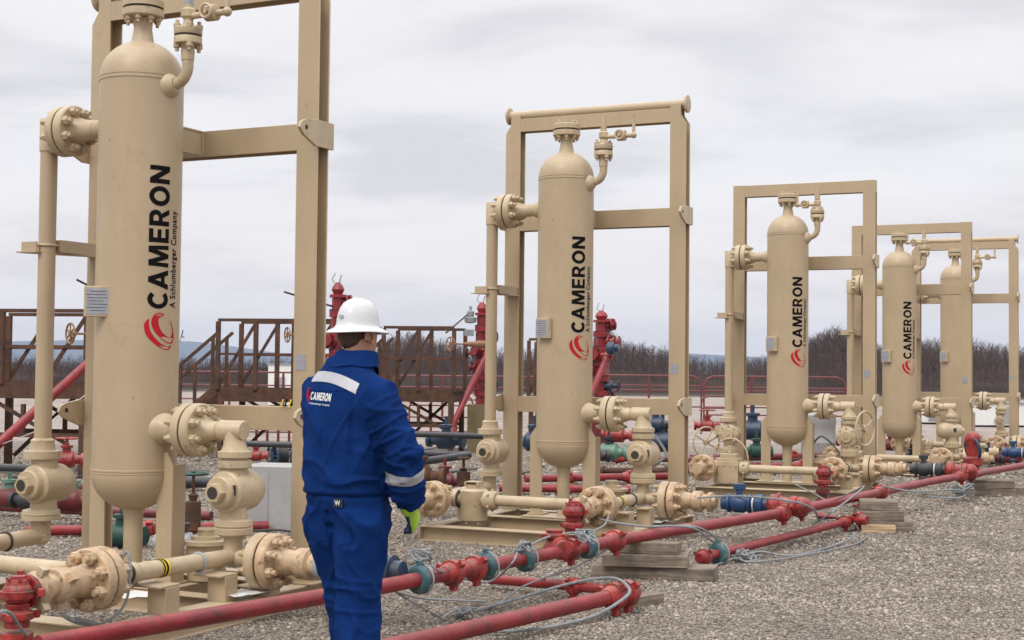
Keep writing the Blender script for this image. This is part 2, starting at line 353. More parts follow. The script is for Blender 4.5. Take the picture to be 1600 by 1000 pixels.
# ------------------------------------------------------------------ separator skids
POSE = [(-2.1098, 9.5195, -.453, .0), (.7808, 13.9565, -.4338, .0), (3.8492, 18.9276, -.4226, -.017), (6.449, 23.1196, -.4489, -.10), (8.3764, 26.4688, -.4403, -.05)]
HW, FL, PD = .949, .161, .13        # half width of the frame, flange width and depth of a post
UV, EV, VR = -.086, -.475, .264     # vessel axis and radius
def w2(i, u, v, z):
    X, Y, a, zo = POSE[i]; return Vector((X+u*math.cos(a)-v*math.sin(a), Y+u*math.sin(a)+v*math.cos(a), z))
def ball_valve(mb, c, flip=False, m=TAN2):
    c = Vector(c); d = Vector((0, 1 if not flip else -1, 0))
    if flip: d = Vector((-.8, -.6, 0)).normalized()*1
    # body: short barrel lying front to back, rounded at the rear, with a bolted nose
    mb.lathe(c-d*.10, d, [(0, .11), (.012, .125), (.17, .132), (.24, .125), (.30, .095), (.325, .05), (.33, 0.001)], m, 32)
    mb.lathe(c-d*.155, d, [(0, .088), (.008, .096), (.05, .098), (.058, .105)], m, 28)
    x, y, z = frame_of(d)
    for k in range(8):
        a = 2*PI*(k+.5)/8; q = c-d*.10+(x*math.cos(a)+y*math.sin(a))*.088; mb.cyl(q-d*.018, q+d*.01, .013, m, 6)
    # hexagonal plug; a dark disc paints the shade inside its round socket
    mb.lathe(c-d*.205, d, [(0, .058), (.004, .062), (.055, .062)], m, 6)
    mb.lathe(c-d*.2065, d, [(0, .044), (.002, .044)], m, 20)
    mb.lathe(c-d*.2085, d, [(0, .038), (.002, .030), (.0015, .012)], DARK, 20)
    mb.lathe(c-Vector((0, 0, .17)), (0, 0, 1), [(0, .085), (.07, .085), (.10, .11), (.24, .11), (.27, .085), (.34, .085)], m, 24)
def gear_valve(mb, c, side=1, m=TAN2):
    c = Vector(c)
    mb.lathe(c-Vector((0, .14, 0)), (0, 1, 0), [(0, .07), (.004, .075), (.03, .078), (.032, .10), (.05, .135), (.20, .14), (.24, .10), (.26, .03)], m, 10)
    mb.lathe(c-Vector((0, .15, 0)), (0, 1, 0), [(0, .025), (.02, .03)], m, 16)
    for k in range(8):
        a = 2*PI*k/8; q = c+Vector((math.cos(a)*.112, -.10, math.sin(a)*.112)); mb.cyl(q, q-Vector((0, .02, 0)), .012, m, 6)
    mb.lathe(c-Vector((0, 0, .18)), (0, 0, 1), [(0, .085), (.36, .085)], m, 20)
    mb.box(c+Vector((side*.11, -.02, .05)), (.16, .12, .11), m)

def wrap(unit, verts, angle0, z0, mirror=False):
    """verts: (along text, up letter) in metres -> local points on the vessel shell, text running upwards; letter tops point left"""
    X, Y, a, zo = POSE[unit]; c = w2(unit, UV, EV, 0); t = -Vector((c.x, c.y)).normalized(); r = Vector((-t.y, t.x))
    out = []
    for s, up in verts:
        th = angle0 - up/VR; R = VR+.0016
        d = t*math.cos(th)+r*math.sin(th)
        lu = d.x*math.cos(a)+d.y*math.sin(a); lv = -d.x*math.sin(a)+d.y*math.cos(a)
        out.append((UV+lu*R, EV+lv*R, z0+s))
    return out
def letter_on(unit, name, txt, ang0, ang1, z0, z1, m, parent, offset, spacing=1.0):
    v, f = text_flat(txt, offset, spacing); hgt = (ang0-ang1)*VR; v = fit(v, z1-z0, hgt); v, f = cut_mesh(v, f, hgt/9)
    mb = MB(); mb.add(wrap(unit, v, ang0, z0), f, m); return mb.build(name, parent)

def make_unit(i, label, bar=True, letters=True, rv='ball', lv='ball', gear_front=False, flip=False):
    X, Y, a, zo = POSE[i]
    root = thing('separator_skid', label, 'separator skid', (X, Y, zo), a, 'tan vertical separator skids standing in a row')
    dz = -zo   # the skid always reaches the ground
    # ---- base
    b = MB(); H = .139
    zc = H/2
    def beam(p, q, wd=.15, hh=H, z=zc): b.ibeam((p[0], p[1], z), (q[0], q[1], z), wd, hh, TAN, tf=.012, tw=.012)
    beam((-.855, -1.775+.075), (-.855, .33)); beam((.855, -1.775+.075), (.855, .33))
    beam((-.93, -1.70), (.93, -1.70), .15, H-.004, zc-.002); beam((-.778, -.62), (.778, -.62), .12, H-.004, zc-.002)
    beam((-.778, .065), (.778, .065), .12, H-.004, zc-.002); beam((-.93, .36), (.93, .36), .1, H-.004, zc-.002)
    b.b2((-.93, -1.776, 0), (-.918, -1.62, H-.013), TAN); b.b2((.918, -1.776, 0), (.93, -1.62, H-.013), TAN)
    b.b2((-.45, -.66, H+.001), (.33, -.30, H+.012), TAN)
    b.build('base_frame', root, .003)
    # ---- posts
    for s in (-1, 1):
        p = MB(); uc = s*(HW-FL/2); top = 3.91 if bar else 3.905
        v0, v1 = 0., PD
        tf = .014
        for lo, hi in ((v0, v0+tf), (v1-tf, v1)):
            if bar:
                o = s*(HW); i_ = s*(HW-FL); zt = 4.09
                poly = [(i_, H), (o, H), (o, 3.90), (o-s*.055, 3.985), (o-s*.055, zt), (i_, zt)]
            else:
                o = s*HW; i_ = s*(HW-FL); poly = [(i_, H), (o, H), (o, 4.075), (i_, 4.075)]
            p.prism(poly, (0, lo, 0), (1, 0, 0), (0, 0, 1), (0, 1, 0), hi-lo, TAN)
        p.b2((uc-.006, v0+tf, H), (uc+.006, v1-tf, 4.07), TAN)
        if not bar: p.b2((s*HW-.0 if s < 0 else HW-.012, v0+tf, 3.915), (s*HW+.012 if s < 0 else HW, v1-tf, 4.074), TAN)
        p.b2((uc-.10, -.02, H+.001), (uc+.10, PD+.02, H+.016), TAN)
        po = p.build('frame_post', root, .003)
        for zz in (3.01, 1.19):
            g = MB(); x0 = s*(HW+.004)
            poly = [(-.235, .012), (-.215, .05), (-.17, .07), (-.05, .088), (.15, .088), (.15, -.083), (-.05, -.083), (-.19, -.03)]
            g.prism([(q[0], zz+q[1]) for q in poly], (x0, 0, 0), (0, 1, 0), (0, 0, 1), (s, 0, 0), .022, TAN2)
            g.cyl((x0-s*.002, -.165, zz+.02), (x0+s*.024, -.165, zz+.02), .017, DARK, 14)  # dark disc painted for the shaded hole in the lug
            g.b2((min(x0, x0-s*.05), .0, zz-.05), (max(x0, x0-s*.05), PD, zz-.04), TAN)
            g.build('lifting_lug', po, .002)
        if s > 0:
            st = MB(); st.b2((.81, -.003, 1.50), (.885, .0005, 1.60), STEEL); st.build('sticker', po)
    # ---- cross beams
    inn = HW-FL+.001
    def xbeam(z0, z1, nm):
        c = MB(); zm = (z0+z1)/2; c.b2((-inn, .004, z0), (inn, .016, z1), TAN); c.b2((-inn, PD-.016, z0), (inn, PD-.004, z1), TAN)
        c.b2((-inn, .016, zm-.006), (inn, PD-.016, zm+.006), TAN)
        if nm == 'mid':
            # stub bracket reaching forward behind the vessel
            c.b2((-.22, -.232, z0+.01), (-.21, .0035, z1-.004), TAN); c.b2((.035, -.232, z0+.01), (.045, .0035, z1-.004), TAN)
            c.b2((-.21, -.232, z1-.016), (.052, .0035, z1-.003), TAN); c.b2((-.21, -.232, z0+.003), (.052, .0035, z0+.014), TAN); c.b2((.045, -.03, z0+.014), (.052, .0035, z1-.016), TAN)
        c.build('cross_beam', root, .003)
    xbeam(3.916, 4.05 if bar else 4.072, 'top'); xbeam(2.916, 3.089, 'mid'); xbeam(1.109, 1.264, 'low')
    if bar:
        c = MB(); c.cyl((-.94, PD/2, 4.087), (.94, PD/2, 4.087), .048, TAN, 24)
        for s in (-1, 1): c.lathe((s*.925, PD/2, 4.09), (s, 0, 0), [(0, .07), (.004, .086), (.022, .086), (.026, .08)], TAN2, 28)
        c.build('lifting_bar', root)
    # ---- vessel
    mb = MB(); R = VR; prof = []
    for k in range(11):
        t = PI/2*k/10; prof.append((.835-.235*math.cos(t), R*math.sin(t)+.0005))
    prof += [(.838, R), (.840, R+.003), (.846, R+.003), (.848, R), (.853, R), (.855, R+.004), (.865, R+.004), (.867, R), (3.325, R), (3.327, R+.004), (3.337, R+.004), (3.339, R), (3.3505, R), (3.352, R+.0025), (3.356, R+.0025)]
    for k in range(1, 15):
        t = PI/2*k/14; prof.append((3.352+.25*math.sin(t), R*math.cos(t)+.0005))
    mb.lathe((UV, EV, 0), (0, 0, 1), prof, TAN, 64)
    ves = mb.build('vessel', root, 0, 50)
    t = MB(); ax = Vector((0, 0, 1)); c0 = Vector((UV, EV, 0))
    t.lathe(c0+ax*3.56, ax, [(0, .085), (.04, .072), (.12, .058), (.19, .062)], TAN2, 24)
    flange(t, c0+ax*3.812, ax, .13, .05, .014, TAN2, 8, .021, .04)
    t.build('top_nozzle', ves)
    # ---- drain
    d = MB(); d.lathe(c0+ax*.06, ax, [(0, .10), (.02, .10), (.025, .06), (.50, .06), (.56, .075)], TAN2, 24); d.build('drain_pipe', root)
    # ---- legs
    for s, uu in ((-1, UV-VR-.01), (1, UV+VR+.005)):
        l = MB(); wd = .125; v_ = EV-.03
        poly = [(uu-wd/2, H), (uu+wd/2, H), (uu+wd/2, .90 if s > 0 else .97), (uu+wd/2*(.2 if s > 0 else 1), .975), (uu-wd/2*(1 if s > 0 else .2), .975), (uu-wd/2, .97 if s > 0 else .90)]
        l.prism(poly, (0, v_, 0), (1, 0, 0), (0, 0, 1), (0, 1, 0), .012, TAN)
        l.b2((uu+s*wd/2-(0 if s < 0 else .012), v_+.012, H), (uu+s*wd/2+(.012 if s < 0 else 0), v_+.13, .90), TAN)
        l.b2((uu-.08, v_-.02, H+.013), (uu+.08, v_+.15, H+.026), TAN)
        l.build('vessel_leg', root, .002)
    # ---- vent branch at the top right
    br = MB(); zb = 3.30; ub = .303
    pts = [(UV+VR-.03, EV-.03, zb-.01), (.22, EV-.03, zb), (.275, EV-.03, zb+.03), (.303, EV-.03, zb+.09), (.303, EV-.03, zb+.16)]
    br.tube(pts, .036, TAN2, 16, smooth=6); br.lathe((UV+VR-.05, EV-.03, zb-.012), (1, 0, .1), [(0, .085), (.05, .078), (.09, .045)], TAN2, 20)
    cb = Vector((ub, EV-.03, 0)); br.lathe(cb+ax*(zb+.14), ax, [(0, .04), (.06, .044), (.10, .03)], TAN2, 16)
    flange(br, cb+ax*3.593, ax, .088, .045, .014, TAN2, 4, .024, .04, neck=(.07, .034), neck2=(.05, .03))
    br.cyl(cb+ax*3.63, cb+ax*3.79, .03, TAN2, 14); br.lathe(cb+ax*3.70, ax, [(0, .03), (.015, .048), (.06, .048), (.075, .03)], TAN2, 8)
    br.cyl(cb+ax*3.78, cb+ax*3.915, .028 if rv != 'gear' else .036, GREYP if i in (0, ) else TAN2, 12)
    br.build('vent_branch', root)
    vb = MB(); sgn = 1 if i != 2 and i != 3 else -1
    L = .30 if sgn > 0 else .26; e1 = cb+Vector((sgn*L, 0, 3.72))
    vb.cyl(cb+ax*3.72, e1, .021, TAN2, 12); vb.cyl(e1, e1+ax*.19, .016, TAN2, 12); vb.ball(e1, .03, TAN2)
    vm = cb+Vector((sgn*L*.60, 0, 3.725)); vb.lathe(vm-Vector((sgn*.045, 0, 0)), (sgn, 0, 0), [(0, .035), (.01, .052), (.08, .052), (.09, .035)], TAN2, 16)
    vb.torus(vm+Vector((0, -.06, 0)), (0, 1, 0), .042, .010, TAN2, 20, 6); vb.cyl(vm, vm-Vector((0, .07, 0)), .014, TAN2, 8)
    vb.build('vent_valve', root)
    # ---- left riser with its flanges and valve
    zl = 3.06; ul = -.862
    n = MB(); flange(n, (-.69, EV, zl), (1, 0, 0), .166, .062, .014, TAN2, 8, .03, .055, neck=(.12, .055), neck2=(.17, .06))
    n.cyl((-.56, EV, zl), (UV-VR+.03, EV, zl), .058, TAN2, 20); n.lathe((UV-VR-.07, EV, zl), (1, 0, 0), [(0, .06), (.05, .08), (.10, .105)], TAN2, 20)
    n.build('inlet_flange', root)
    r = MB(); r.cyl((ul, EV, .98), (ul, EV, 2.96), .056, TAN, 24); r.lathe((ul, EV, 2.93), ax, [(0, .056), (.006, .063), (.215, .063), (.222, .058)], TAN2, 24)
    r.cyl((ul, EV, zl), (-.78, EV, zl), .056, TAN2, 20)
    r.lathe((ul, EV, .90), ax, [(0, .12), (.05, .12), (.055, .085), (.10, .075), (.12, .078), (.135, .057)], TAN2, 24)
    r.build('riser_pipe', root)
    g = MB(); (gear_valve(g, (ul+.02, EV, .735), -1) if lv == 'gear' else ball_valve(g, (ul+.02, EV, .735)))
    vo = g.build('valve', root)
    if lv == 'gear':
        h = MB(); h.wheel((ul-.30, EV-.02, .62), (.75, -.65, .0), .20, TAN2, 4, .012); h.cyl((ul-.30, EV-.02, .62), (ul-.12, EV-.02, .72), .018, TAN2, 10); h.build('handwheel', vo)
    r2 = MB(); r2.lathe((ul, EV, .36), ax, [(0, .062), (.10, .062), (.12, .064), (.135, .064), (.14, .125), (.165, .125), (.17, .118), (.175, .125), (.20, .12), (.21, .085)], TAN2, 28)
    r2.ball((ul, EV, .392), .064, TAN2); r2.cyl((ul, EV, .392), (ul, -1.42, .365), .053, TAN, 22)
    r2.torus((ul, -.78, .385), (0, 1, .02), .057, .009, DARK, 24, 6)
    r2.ball((ul, -1.42, .362), .092, TAN2)
    for k in range(6):
        an = 2*PI*k/6; r2.box((ul+math.cos(an)*.055, -1.42+math.sin(an)*.055, .45), (.03, .03, .03), TAN2)
    r2.lathe((ul, -1.42, .44), ax, [(0, .075), (.02, .075), (.022, .03), (.035, .03)], TAN2, 20)
    r2.build('lower_pipe', root)
    fl = MB(); flange(fl, (ul, -1.66, .362), (0, -1, 0), .16, .06, .014, TAN2, 8, .028, .05, neck=(.10, .07), neck2=(.09, .06))
    fl.lathe((ul, -1.82, .362), (0, -1, 0), [(0, .062), (.05, .07), (.10, .07), (.105, .02)], PINK, 20)
    o = fl.build('front_flange', root)
    o.data.materials[0] = PINK
    hp = MB(); up_z = .352; hp.cyl((ul+.05, -1.40, up_z), (.70, -1.40, up_z), .050, TAN2, 22); hp.lathe((.66, -1.40, up_z), (1, 0, 0), [(0, .052), (.02, .062), (.05, .066)], TAN2, 20)
    hp.lathe((-.79, -1.40, up_z), (1, 0, 0), [(0, .055), (.01, .075), (.06, .078), (.075, .06)], TAN2, 20)
    hp.lathe((-.46, -1.40, up_z), (1, 0, 0), [(0, .07), (.005, .082), (.10, .085), (.115, .074), (.12, .056)], TAN2, 22)
    for k in range(5):
        an = 2*PI*k/5; hp.cyl((-.40, -1.40+.085*math.cos(an), up_z+.085*math.sin(an)), (-.40, -1.40+.105*math.cos(an), up_z+.105*math.sin(an)), .014, TAN2, 6)
    hp.torus((-.715, -1.40, up_z), (1, 0, 0), .072, .009, DARK, 24, 6)
    hp.build('header_pipe', root)
    bv = MB(); bc = Vector((-.585, -1.37, 0))
    if gear_front:
        bv.b2((-.72, -1.50, .16), (-.46, -1.24, .44), TAN2); bv.b2((-.74, -1.49, .44), (-.47, -1.25, .475), TAN2); bv.b2((-.70, -1.46, .475), (-.50, -1.28, .53), TAN2)
        bv.cyl((-.6, -1.37, .53), (-.6, -1.37, .63), .02, TAN2, 10)
        for k in range(4): bv.cyl((-.71+.075*k, -1.50, .39), (-.71+.075*k, -1.515, .39), .012, TAN2, 6)
    else:
        bv.lathe(bc+ax*.15, ax, [(0, .095), (.012, .095), (.016, .122), (.17, .126), (.175, .128), (.28, .128), (.295, .11), (.30, .075), (.33, .075)], TAN2, 36)
        bv.box(bc+ax*.495, (.14, .12, .035), TAN2); bv.box(bc+ax*.497, (.10, .128, .018), DARK)
        for k in range(6):
            an = 2*PI*k/6+.3; bv.cyl(bc+Vector((.10*math.cos(an), .10*math.sin(an), .135)), bc+Vector((.10*math.cos(an), .10*math.sin(an), .16)), .013, TAN2, 6)
    bo = bv.build('front_valve', root, .004 if gear_front else 0)
    if gear_front:
        hh = MB(); pts = [(-.83, -1.40, .30), (-.80, -1.40, .55), (-.70, -1.40, .68), (-.58, -1.40, .72), (-.46, -1.40, .68), (-.37, -1.40, .55), (-.36, -1.40, .36)]
        hh.tube(pts, .010, TAN2, 8, smooth=6); hh.build('handle', bo)
    # ---- right column
    ur, vr = .715, -.50; zr = 1.122
    n = MB(); flange(n, (.405, vr, zr), (1, 0, 0), .166, .062, .014, TAN2, 8, .03, .055, neck=(.10, .07), neck2=(.12, .055))
    n.lathe((UV+VR-.06, vr, zr), (1, 0, 0), [(0, .12), (.05, .105), (.10, .085), (.16, .072)], TAN2, 24)
    n.cyl((.50, vr, zr), (.64, vr, zr), .052, TAN2, 20)
    n.build('outlet_flange', root)
    c = MB(); c.lathe((.60, vr, zr+.005), (1, 0, 0), [(0, .052), (.01, .062), (.175, .062), (.185, .055)], TAN2, 22)
    c.lathe((ur, vr, .90), ax, [(0, .10), (.005, .105), (.045, .105), (.05, .08), (.06, .08), (.065, .105), (.10, .105), (.105, .085), (.15, .066), (.24, .06)], TAN2, 24)
    c.build('outlet_pipe', root); c = MB(); c.lathe((ur, vr, .32), ax, [(0, .058), (.155, .058), (.16, .068), (.18, .115), (.215, .118), (.22, .11), (.23, .118), (.262, .115), (.27, .085), (.30, .085)], TAN2, 26)
    c.ball((ur, vr, .36), .066, TAN2); c.build('outlet_tee', root)
    g = MB()
    if rv == 'gear': gear_valve(g, (ur-.02, vr, .745), 1)
    elif rv == 'small': g.lathe((ur-.02, vr-.12, .76), (0, 1, 0), [(0, .03), (.01, .07), (.05, .08), (.2, .07)], TAN2, 20); g.lathe((ur-.02, vr, .58), ax, [(0, .06), (.1, .07), (.25, .07), (.33, .08)], TAN2, 20)
    else: ball_valve(g, (ur-.005, vr, .76), flip)
    vo = g.build('valve', root)
    if rv == 'ball':
        tg_ = MB(); tg_.box((ur+.075, vr-.118, .775), (.045, .012, .06), BLACKM); tg_.box((ur+.075, vr-.1245, .785), (.03, .002, .012), BLUEB); tg_.build('valve_tag', vo)
    if rv == 'gear':
        h = MB(); hc = Vector((ur+.20, vr-.02, .855)); h.wheel(hc, (.93, -.36, 0), .215, TAN2, 3, .013); h.cyl(hc, hc-Vector((.14, 0, .03)), .02, TAN2, 10); h.build('handwheel', vo)
    if rv == 'small':
        h = MB(); h.wheel((ur-.02, vr-.16, .76), (0, -1, 0), .085, TAN2, 4, .010); h.build('handwheel', vo)
    vp = MB(); A = Vector((ur, vr, .36)); B = Vector((.757, -1.66, .383)); vp.cyl(A, B, .050, TAN2, 22); dr = (B-A).normalized()
    for tt in (.30, .86): vp.torus(A.lerp(B, tt), dr, .054, .009, DARK if tt > .5 or i else GREYP, 24, 6)
    vp.lathe(A.lerp(B, .58), dr, [(0, .0515), (.06, .0515)], YEL, 22, False); vp.lathe(A.lerp(B, .595), dr, [(0, .0525), (.018, .0525)], BLACK, 22, False); vp.lathe(A.lerp(B, .62), dr, [(0, .0525), (.012, .0525)], BLACK, 22, False)
    vp.ball(A.lerp(B, .80)+Vector((0, -.02, 0)), .06, TAN2); vp.build('inlet_pipe', root)
    ff = MB(); C = Vector((.76, -1.755, .385)); flange(ff, C, (0, -1, 0), .167, .062, .014, PINK, 8, .033, .06, neck=(.06, .06), neck2=(.13, .075)); ff.build('front_flange', root)
    un = MB(); un.lathe(C+Vector((0, -.18, 0)), (0, -1, 0), [(0, .072), (.03, .088), (.10, .092), (.13, .088), (.135, .062), (.20, .062), (.205, .09), (.25, .094), (.27, .07)], PINK, 24)
    for k in range(3):
        an = 2*PI*k/3+.5; un.box(C+Vector((.10*math.cos(an), -.26, .10*math.sin(an))), (.05, .055, .05), PINK, R=Matrix.Rotation(-an, 3, 'Y'))
        un.box(C+Vector((.105*math.cos(an+.6), -.425, .105*math.sin(an+.6))), (.045, .045, .045), TAN2, R=Matrix.Rotation(-an-.6, 3, 'Y'))
    un.build('union_nut', root, .003)
    of = MB(); O = Vector((.985, vr, .352)); of.cyl((ur, vr, .352), O, .055, TAN2, 20); flange(of, O, (1, 0, 0), .166, .062, .014, PINK, 8, .031, .055, neck=(.08, .065), neck2=(.14, .07))
    for sgn in (1,): of.lathe(O-Vector((.075, 0, 0)), (1, 0, 0), [(0, .1665), (.055, .1675)], TAN2, 36)
    of.lathe(O+Vector((.20, 0, 0)), (1, 0, 0), [(0, .068), (.02, .092), (.10, .095), (.11, .065), (.17, .065)], PINK, 22); of.build('side_flange', root)
    # ---- pipe supports
    for (pu, pv, zt, wq) in ((.83, -.80, .285, .13), (.83, -1.33, .29, .13), (-.83, -1.12, .30, .10), (.93, -.5, .19, .12)):
        q = MB(); q.b2((pu-wq/2, pv-.006, H), (pu+wq/2, pv+.006, zt), TAN); q.b2((pu+wq/2-.012, pv+.0062, H), (pu+wq/2, pv+.11, zt-.001), TAN); q.b2((pu-.14, pv-.05, zt), (pu+.06, pv+.12, zt+.012), TAN); q.build('pipe_support', root, .002)
    q = MB(); q.b2((-1.0, EV-.09, 2.268), (-.87, EV-.08, 2.33), TAN); q.prism([(-1.04, EV-.02), (-.80, -.012), (-.78, .0), (-.78, -.035), (-.86, EV-.09), (-1.04, EV-.10)], (0, 0, 2.26), (1, 0, 0), (0, 1, 0), (0, 0, 1), .008, TAN)
    q.b2((-.93, EV+.07, 2.268), (-.80, -.001, 2.35), TAN); q.b2((-1.03, EV+.06, 2.268), (-.80, EV+.07, 2.335), TAN)
    q.torus((ul, EV, 2.31), (0, 0, 1), .062, .008, TAN2, 24, 6); q.build('riser_bracket', root)
    # ---- check valve body behind the right column
    dv = MB(); dc = Vector((.30, -.22, 0)); dv.lathe(dc+ax*.16, ax, [(0, .12), (.22, .13), (.225, .16), (.25, .16), (.255, .10), (.275, .10), (.28, .06), (.30, .06)], TAN2, 28)
    dv.torus(dc+ax*.475, (0, 0, 1), .05, .012, TAN2, 20, 6); dv.cyl(dc+Vector((.1, 0, .30)), (ur, vr+.02, .345), .05, TAN2, 16); dv.build('check_valve', root)
    # ---- nameplate
    c = w2(i, UV, EV, 0); tcm = -Vector((c.x, c.y)).normalized(); rt = Vector((-tcm.y, tcm.x))
    def toloc(d): return Vector((d.x*math.cos(a)+d.y*math.sin(a), -d.x*math.sin(a)+d.y*math.cos(a), 0))
    th = -math.radians(58 if i == 0 else 44); d = toloc(tcm*math.cos(th)+rt*math.sin(th)); side = Vector((-d.y, d.x, 0)); side = -side if side.dot(toloc(rt)) < 0 else side
    cc = Vector((UV, EV, 1.915))+d*(VR+.035); d0 = d.copy()
    if i == 0:      # this plate stands off the shell, turned towards the walkway
        d = toloc(tcm); side = toloc(rt); cc = Vector((UV, EV, 1.915))+d0*(VR+.02)+d*.03
    R3 = Matrix((side, Vector((0, 0, 1)), d)).transposed()
    pl = MB(); pl.box(cc-d*.012, (.165, .19, .05), TAN2, R=R3); po = pl.build('nameplate_box', ves, .004)
    p2 = MB(); p2.box(cc+d*.0145, (.135, .16, .003), STEEL, R=R3); o = p2.build('nameplate', po)
    p3 = MB()
    for k in range(7):
        p3.box(cc+d*.0165+Vector((0, 0, .062-.02*k))+side*(-.008 if k % 2 else 0), (.12 if k % 3 else .09, .0035, .001), GREYP if i > 1 else BLACKM, R=R3)
    p3.build('engraving', po)
    # ---- lettering
    if letters:
        rad = math.radians
        v, f = block_word(); hgt = rad(31.5)*VR; v = fit(v, .90, hgt); v, f = cut_mesh(v, f, hgt/9)
        lm = MB(); lm.add(wrap(i, v, rad(44), 1.875), f, BLACK); lm.build('lettering', ves)
        letter_on(i, 'small_lettering', 'A Schlumberger Company', rad(64), rad(47.5), 1.885, 2.50, BLACK, ves, .022, 1.12)
        v, f = emblem_faces()
        # emblem box: right in [8deg, 58deg], up in z 1.615..1.85
        vv = [(z_*.235, (1-x_)*rad(50)*VR) for x_, z_ in v]
        bm_ = MB(); bm_.add(wrap(i, cut_pts(vv), rad(58), 1.618), f, LOGO); bm_.build('emblem', ves)
    return root
def cut_pts(v): return v

UNITS = [
 make_unit(0, 'nearest and largest tan separator skid, left of the worker in blue'),
 make_unit(1, 'second tan separator skid, just right of the worker, blue valve at its side flange'),
 make_unit(2, 'third tan separator skid, square top frame and a large spoked handwheel on its right column', bar=False, rv='gear', lv='gear', gear_front=True),
 make_unit(3, 'fourth tan separator skid, square top frame, partly hidden behind the right post of the third', bar=False, flip=True),
 make_unit(4, 'farthest tan separator skid without lettering on its vessel, at the right edge', letters=False, rv='small'),
]
# ------------------------------------------------------------------ ground
def ground():
    me = bpy.data.meshes.new('ground'); xs = [-6000, -300, -40, 40, 300, 6000]; ys = [-300, 2, 40, 120, 400, 9000]
    V = [(x, y, 0) for y in ys for x in xs]; n = len(xs)
    me.from_pydata(V, [], [(j*n+i, j*n+i+1, (j+1)*n+i+1, (j+1)*n+i) for j in range(len(ys)-1) for i in range(n-1)])
    m = bpy.data.materials.new('gravel_and_field'); m.use_nodes = True; t = m.node_tree; b = t.nodes['Principled BSDF']; L = t.links.new; b.inputs['Roughness'].default_value = 1; b.inputs['Specular IOR Level'].default_value = .08
    def nd(k, **kw):
        q = t.nodes.new(k)
        for a_, v_ in kw.items(): setattr(q, a_, v_)
        return q
    tc = nd('ShaderNodeTexCoord'); vo = nd('ShaderNodeTexVoronoi'); vo.inputs['Scale'].default_value = 60; L(tc.outputs['Object'], vo.inputs['Vector'])
    ramp = nd('ShaderNodeValToRGB'); sx = nd('ShaderNodeSeparateXYZ'); L(vo.outputs['Color'], sx.inputs[0]); L(sx.outputs[0], ramp.inputs[0])
    E_ = ramp.color_ramp.elements; E_[0].color = (.12, .105, .09, 1); E_[1].position = 1; E_[1].color = (.44, .39, .335, 1)
    k = E_.new(.35); k.color = (.23, .20, .17, 1); k = E_.new(.75); k.color = (.31, .27, .23, 1)
    dk = nd('ShaderNodeMapRange'); L(vo.outputs['Distance'], dk.inputs[0]); dk.inputs[1].default_value = .3; dk.inputs[2].default_value = .75; dk.inputs[3].default_value = 1; dk.inputs[4].default_value = .45
    big = nd('ShaderNodeTexNoise'); big.inputs['Scale'].default_value = .5; big.inputs['Detail'].default_value = 5; L(tc.outputs['Object'], big.inputs['Vector'])
    bm_ = nd('ShaderNodeMapRange'); L(big.outputs['Fac'], bm_.inputs[0]); bm_.inputs[1].default_value = .3; bm_.inputs[2].default_value = .7; bm_.inputs[3].default_value = .82; bm_.inputs[4].default_value = 1.15
    mu = nd('ShaderNodeMath', operation='MULTIPLY'); L(dk.outputs[0], mu.inputs[0]); L(bm_.outputs[0], mu.inputs[1])
    sc = nd('ShaderNodeVectorMath', operation='SCALE'); L(ramp.outputs[0], sc.inputs[0]); L(mu.outputs[0], sc.inputs['Scale'])
    # pale dry mud from about 27 m, brown winter grass from about 95 m
    s2 = nd('ShaderNodeSeparateXYZ'); L(tc.outputs['Object'], s2.inputs[0])
    n2 = nd('ShaderNodeTexNoise'); n2.inputs['Scale'].default_value = .12; n2.inputs['Detail'].default_value = 5; L(tc.outputs['Object'], n2.inputs['Vector'])
    def band(y0, y1, wob):
        a_ = nd('ShaderNodeMath', operation='MULTIPLY_ADD'); L(n2.outputs['Fac'], a_.inputs[0]); a_.inputs[1].default_value = wob; L(s2.outputs[1], a_.inputs[2])
        r_ = nd('ShaderNodeMapRange'); L(a_.outputs[0], r_.inputs[0]); r_.inputs[1].default_value = y0+wob/2; r_.inputs[2].default_value = y1+wob/2; return r_.outputs[0]
    n3 = nd('ShaderNodeTexNoise'); n3.inputs['Scale'].default_value = 1.3; n3.inputs['Detail'].default_value = 8; L(tc.outputs['Object'], n3.inputs['Vector'])
    pr = nd('ShaderNodeValToRGB'); L(n3.outputs['Fac'], pr.inputs[0]); pr.color_ramp.elements[0].position = .35; pr.color_ramp.elements[0].color = (.27, .228, .20, 1); pr.color_ramp.elements[1].position = .6; pr.color_ramp.elements[1].color = (.39, .34, .305, 1)
    gr_ = nd('ShaderNodeValToRGB'); L(n3.outputs['Fac'], gr_.inputs[0]); gr_.color_ramp.elements[0].position = .35; gr_.color_ramp.elements[0].color = (.05, .042, .036, 1); gr_.color_ramp.elements[1].position = .65; gr_.color_ramp.elements[1].color = (.09, .072, .06, 1)
    m1 = nd('ShaderNodeMix', data_type='RGBA'); L(band(25, 31, 8), m1.inputs[0]); L(sc.outputs[0], m1.inputs[6]); L(pr.outputs[0], m1.inputs[7])
    m2 = nd('ShaderNodeMix', data_type='RGBA'); L(band(92, 100, 12), m2.inputs[0]); L(m1.outputs[2], m2.inputs[6]); L(gr_.outputs[0], m2.inputs[7])
    L(m2.outputs[2], b.inputs['Base Color'])
    bp = nd('ShaderNodeBump'); bp.invert = True; bp.inputs['Strength'].default_value = .9; bp.inputs['Distance'].default_value = .012; L(vo.outputs['Distance'], bp.inputs['Height']); L(bp.outputs[0], b.inputs['Normal'])
    me.materials.append(m); o = bpy.data.objects.new('ground', me); COL.objects.link(o); o['kind'] = 'structure'
ground()
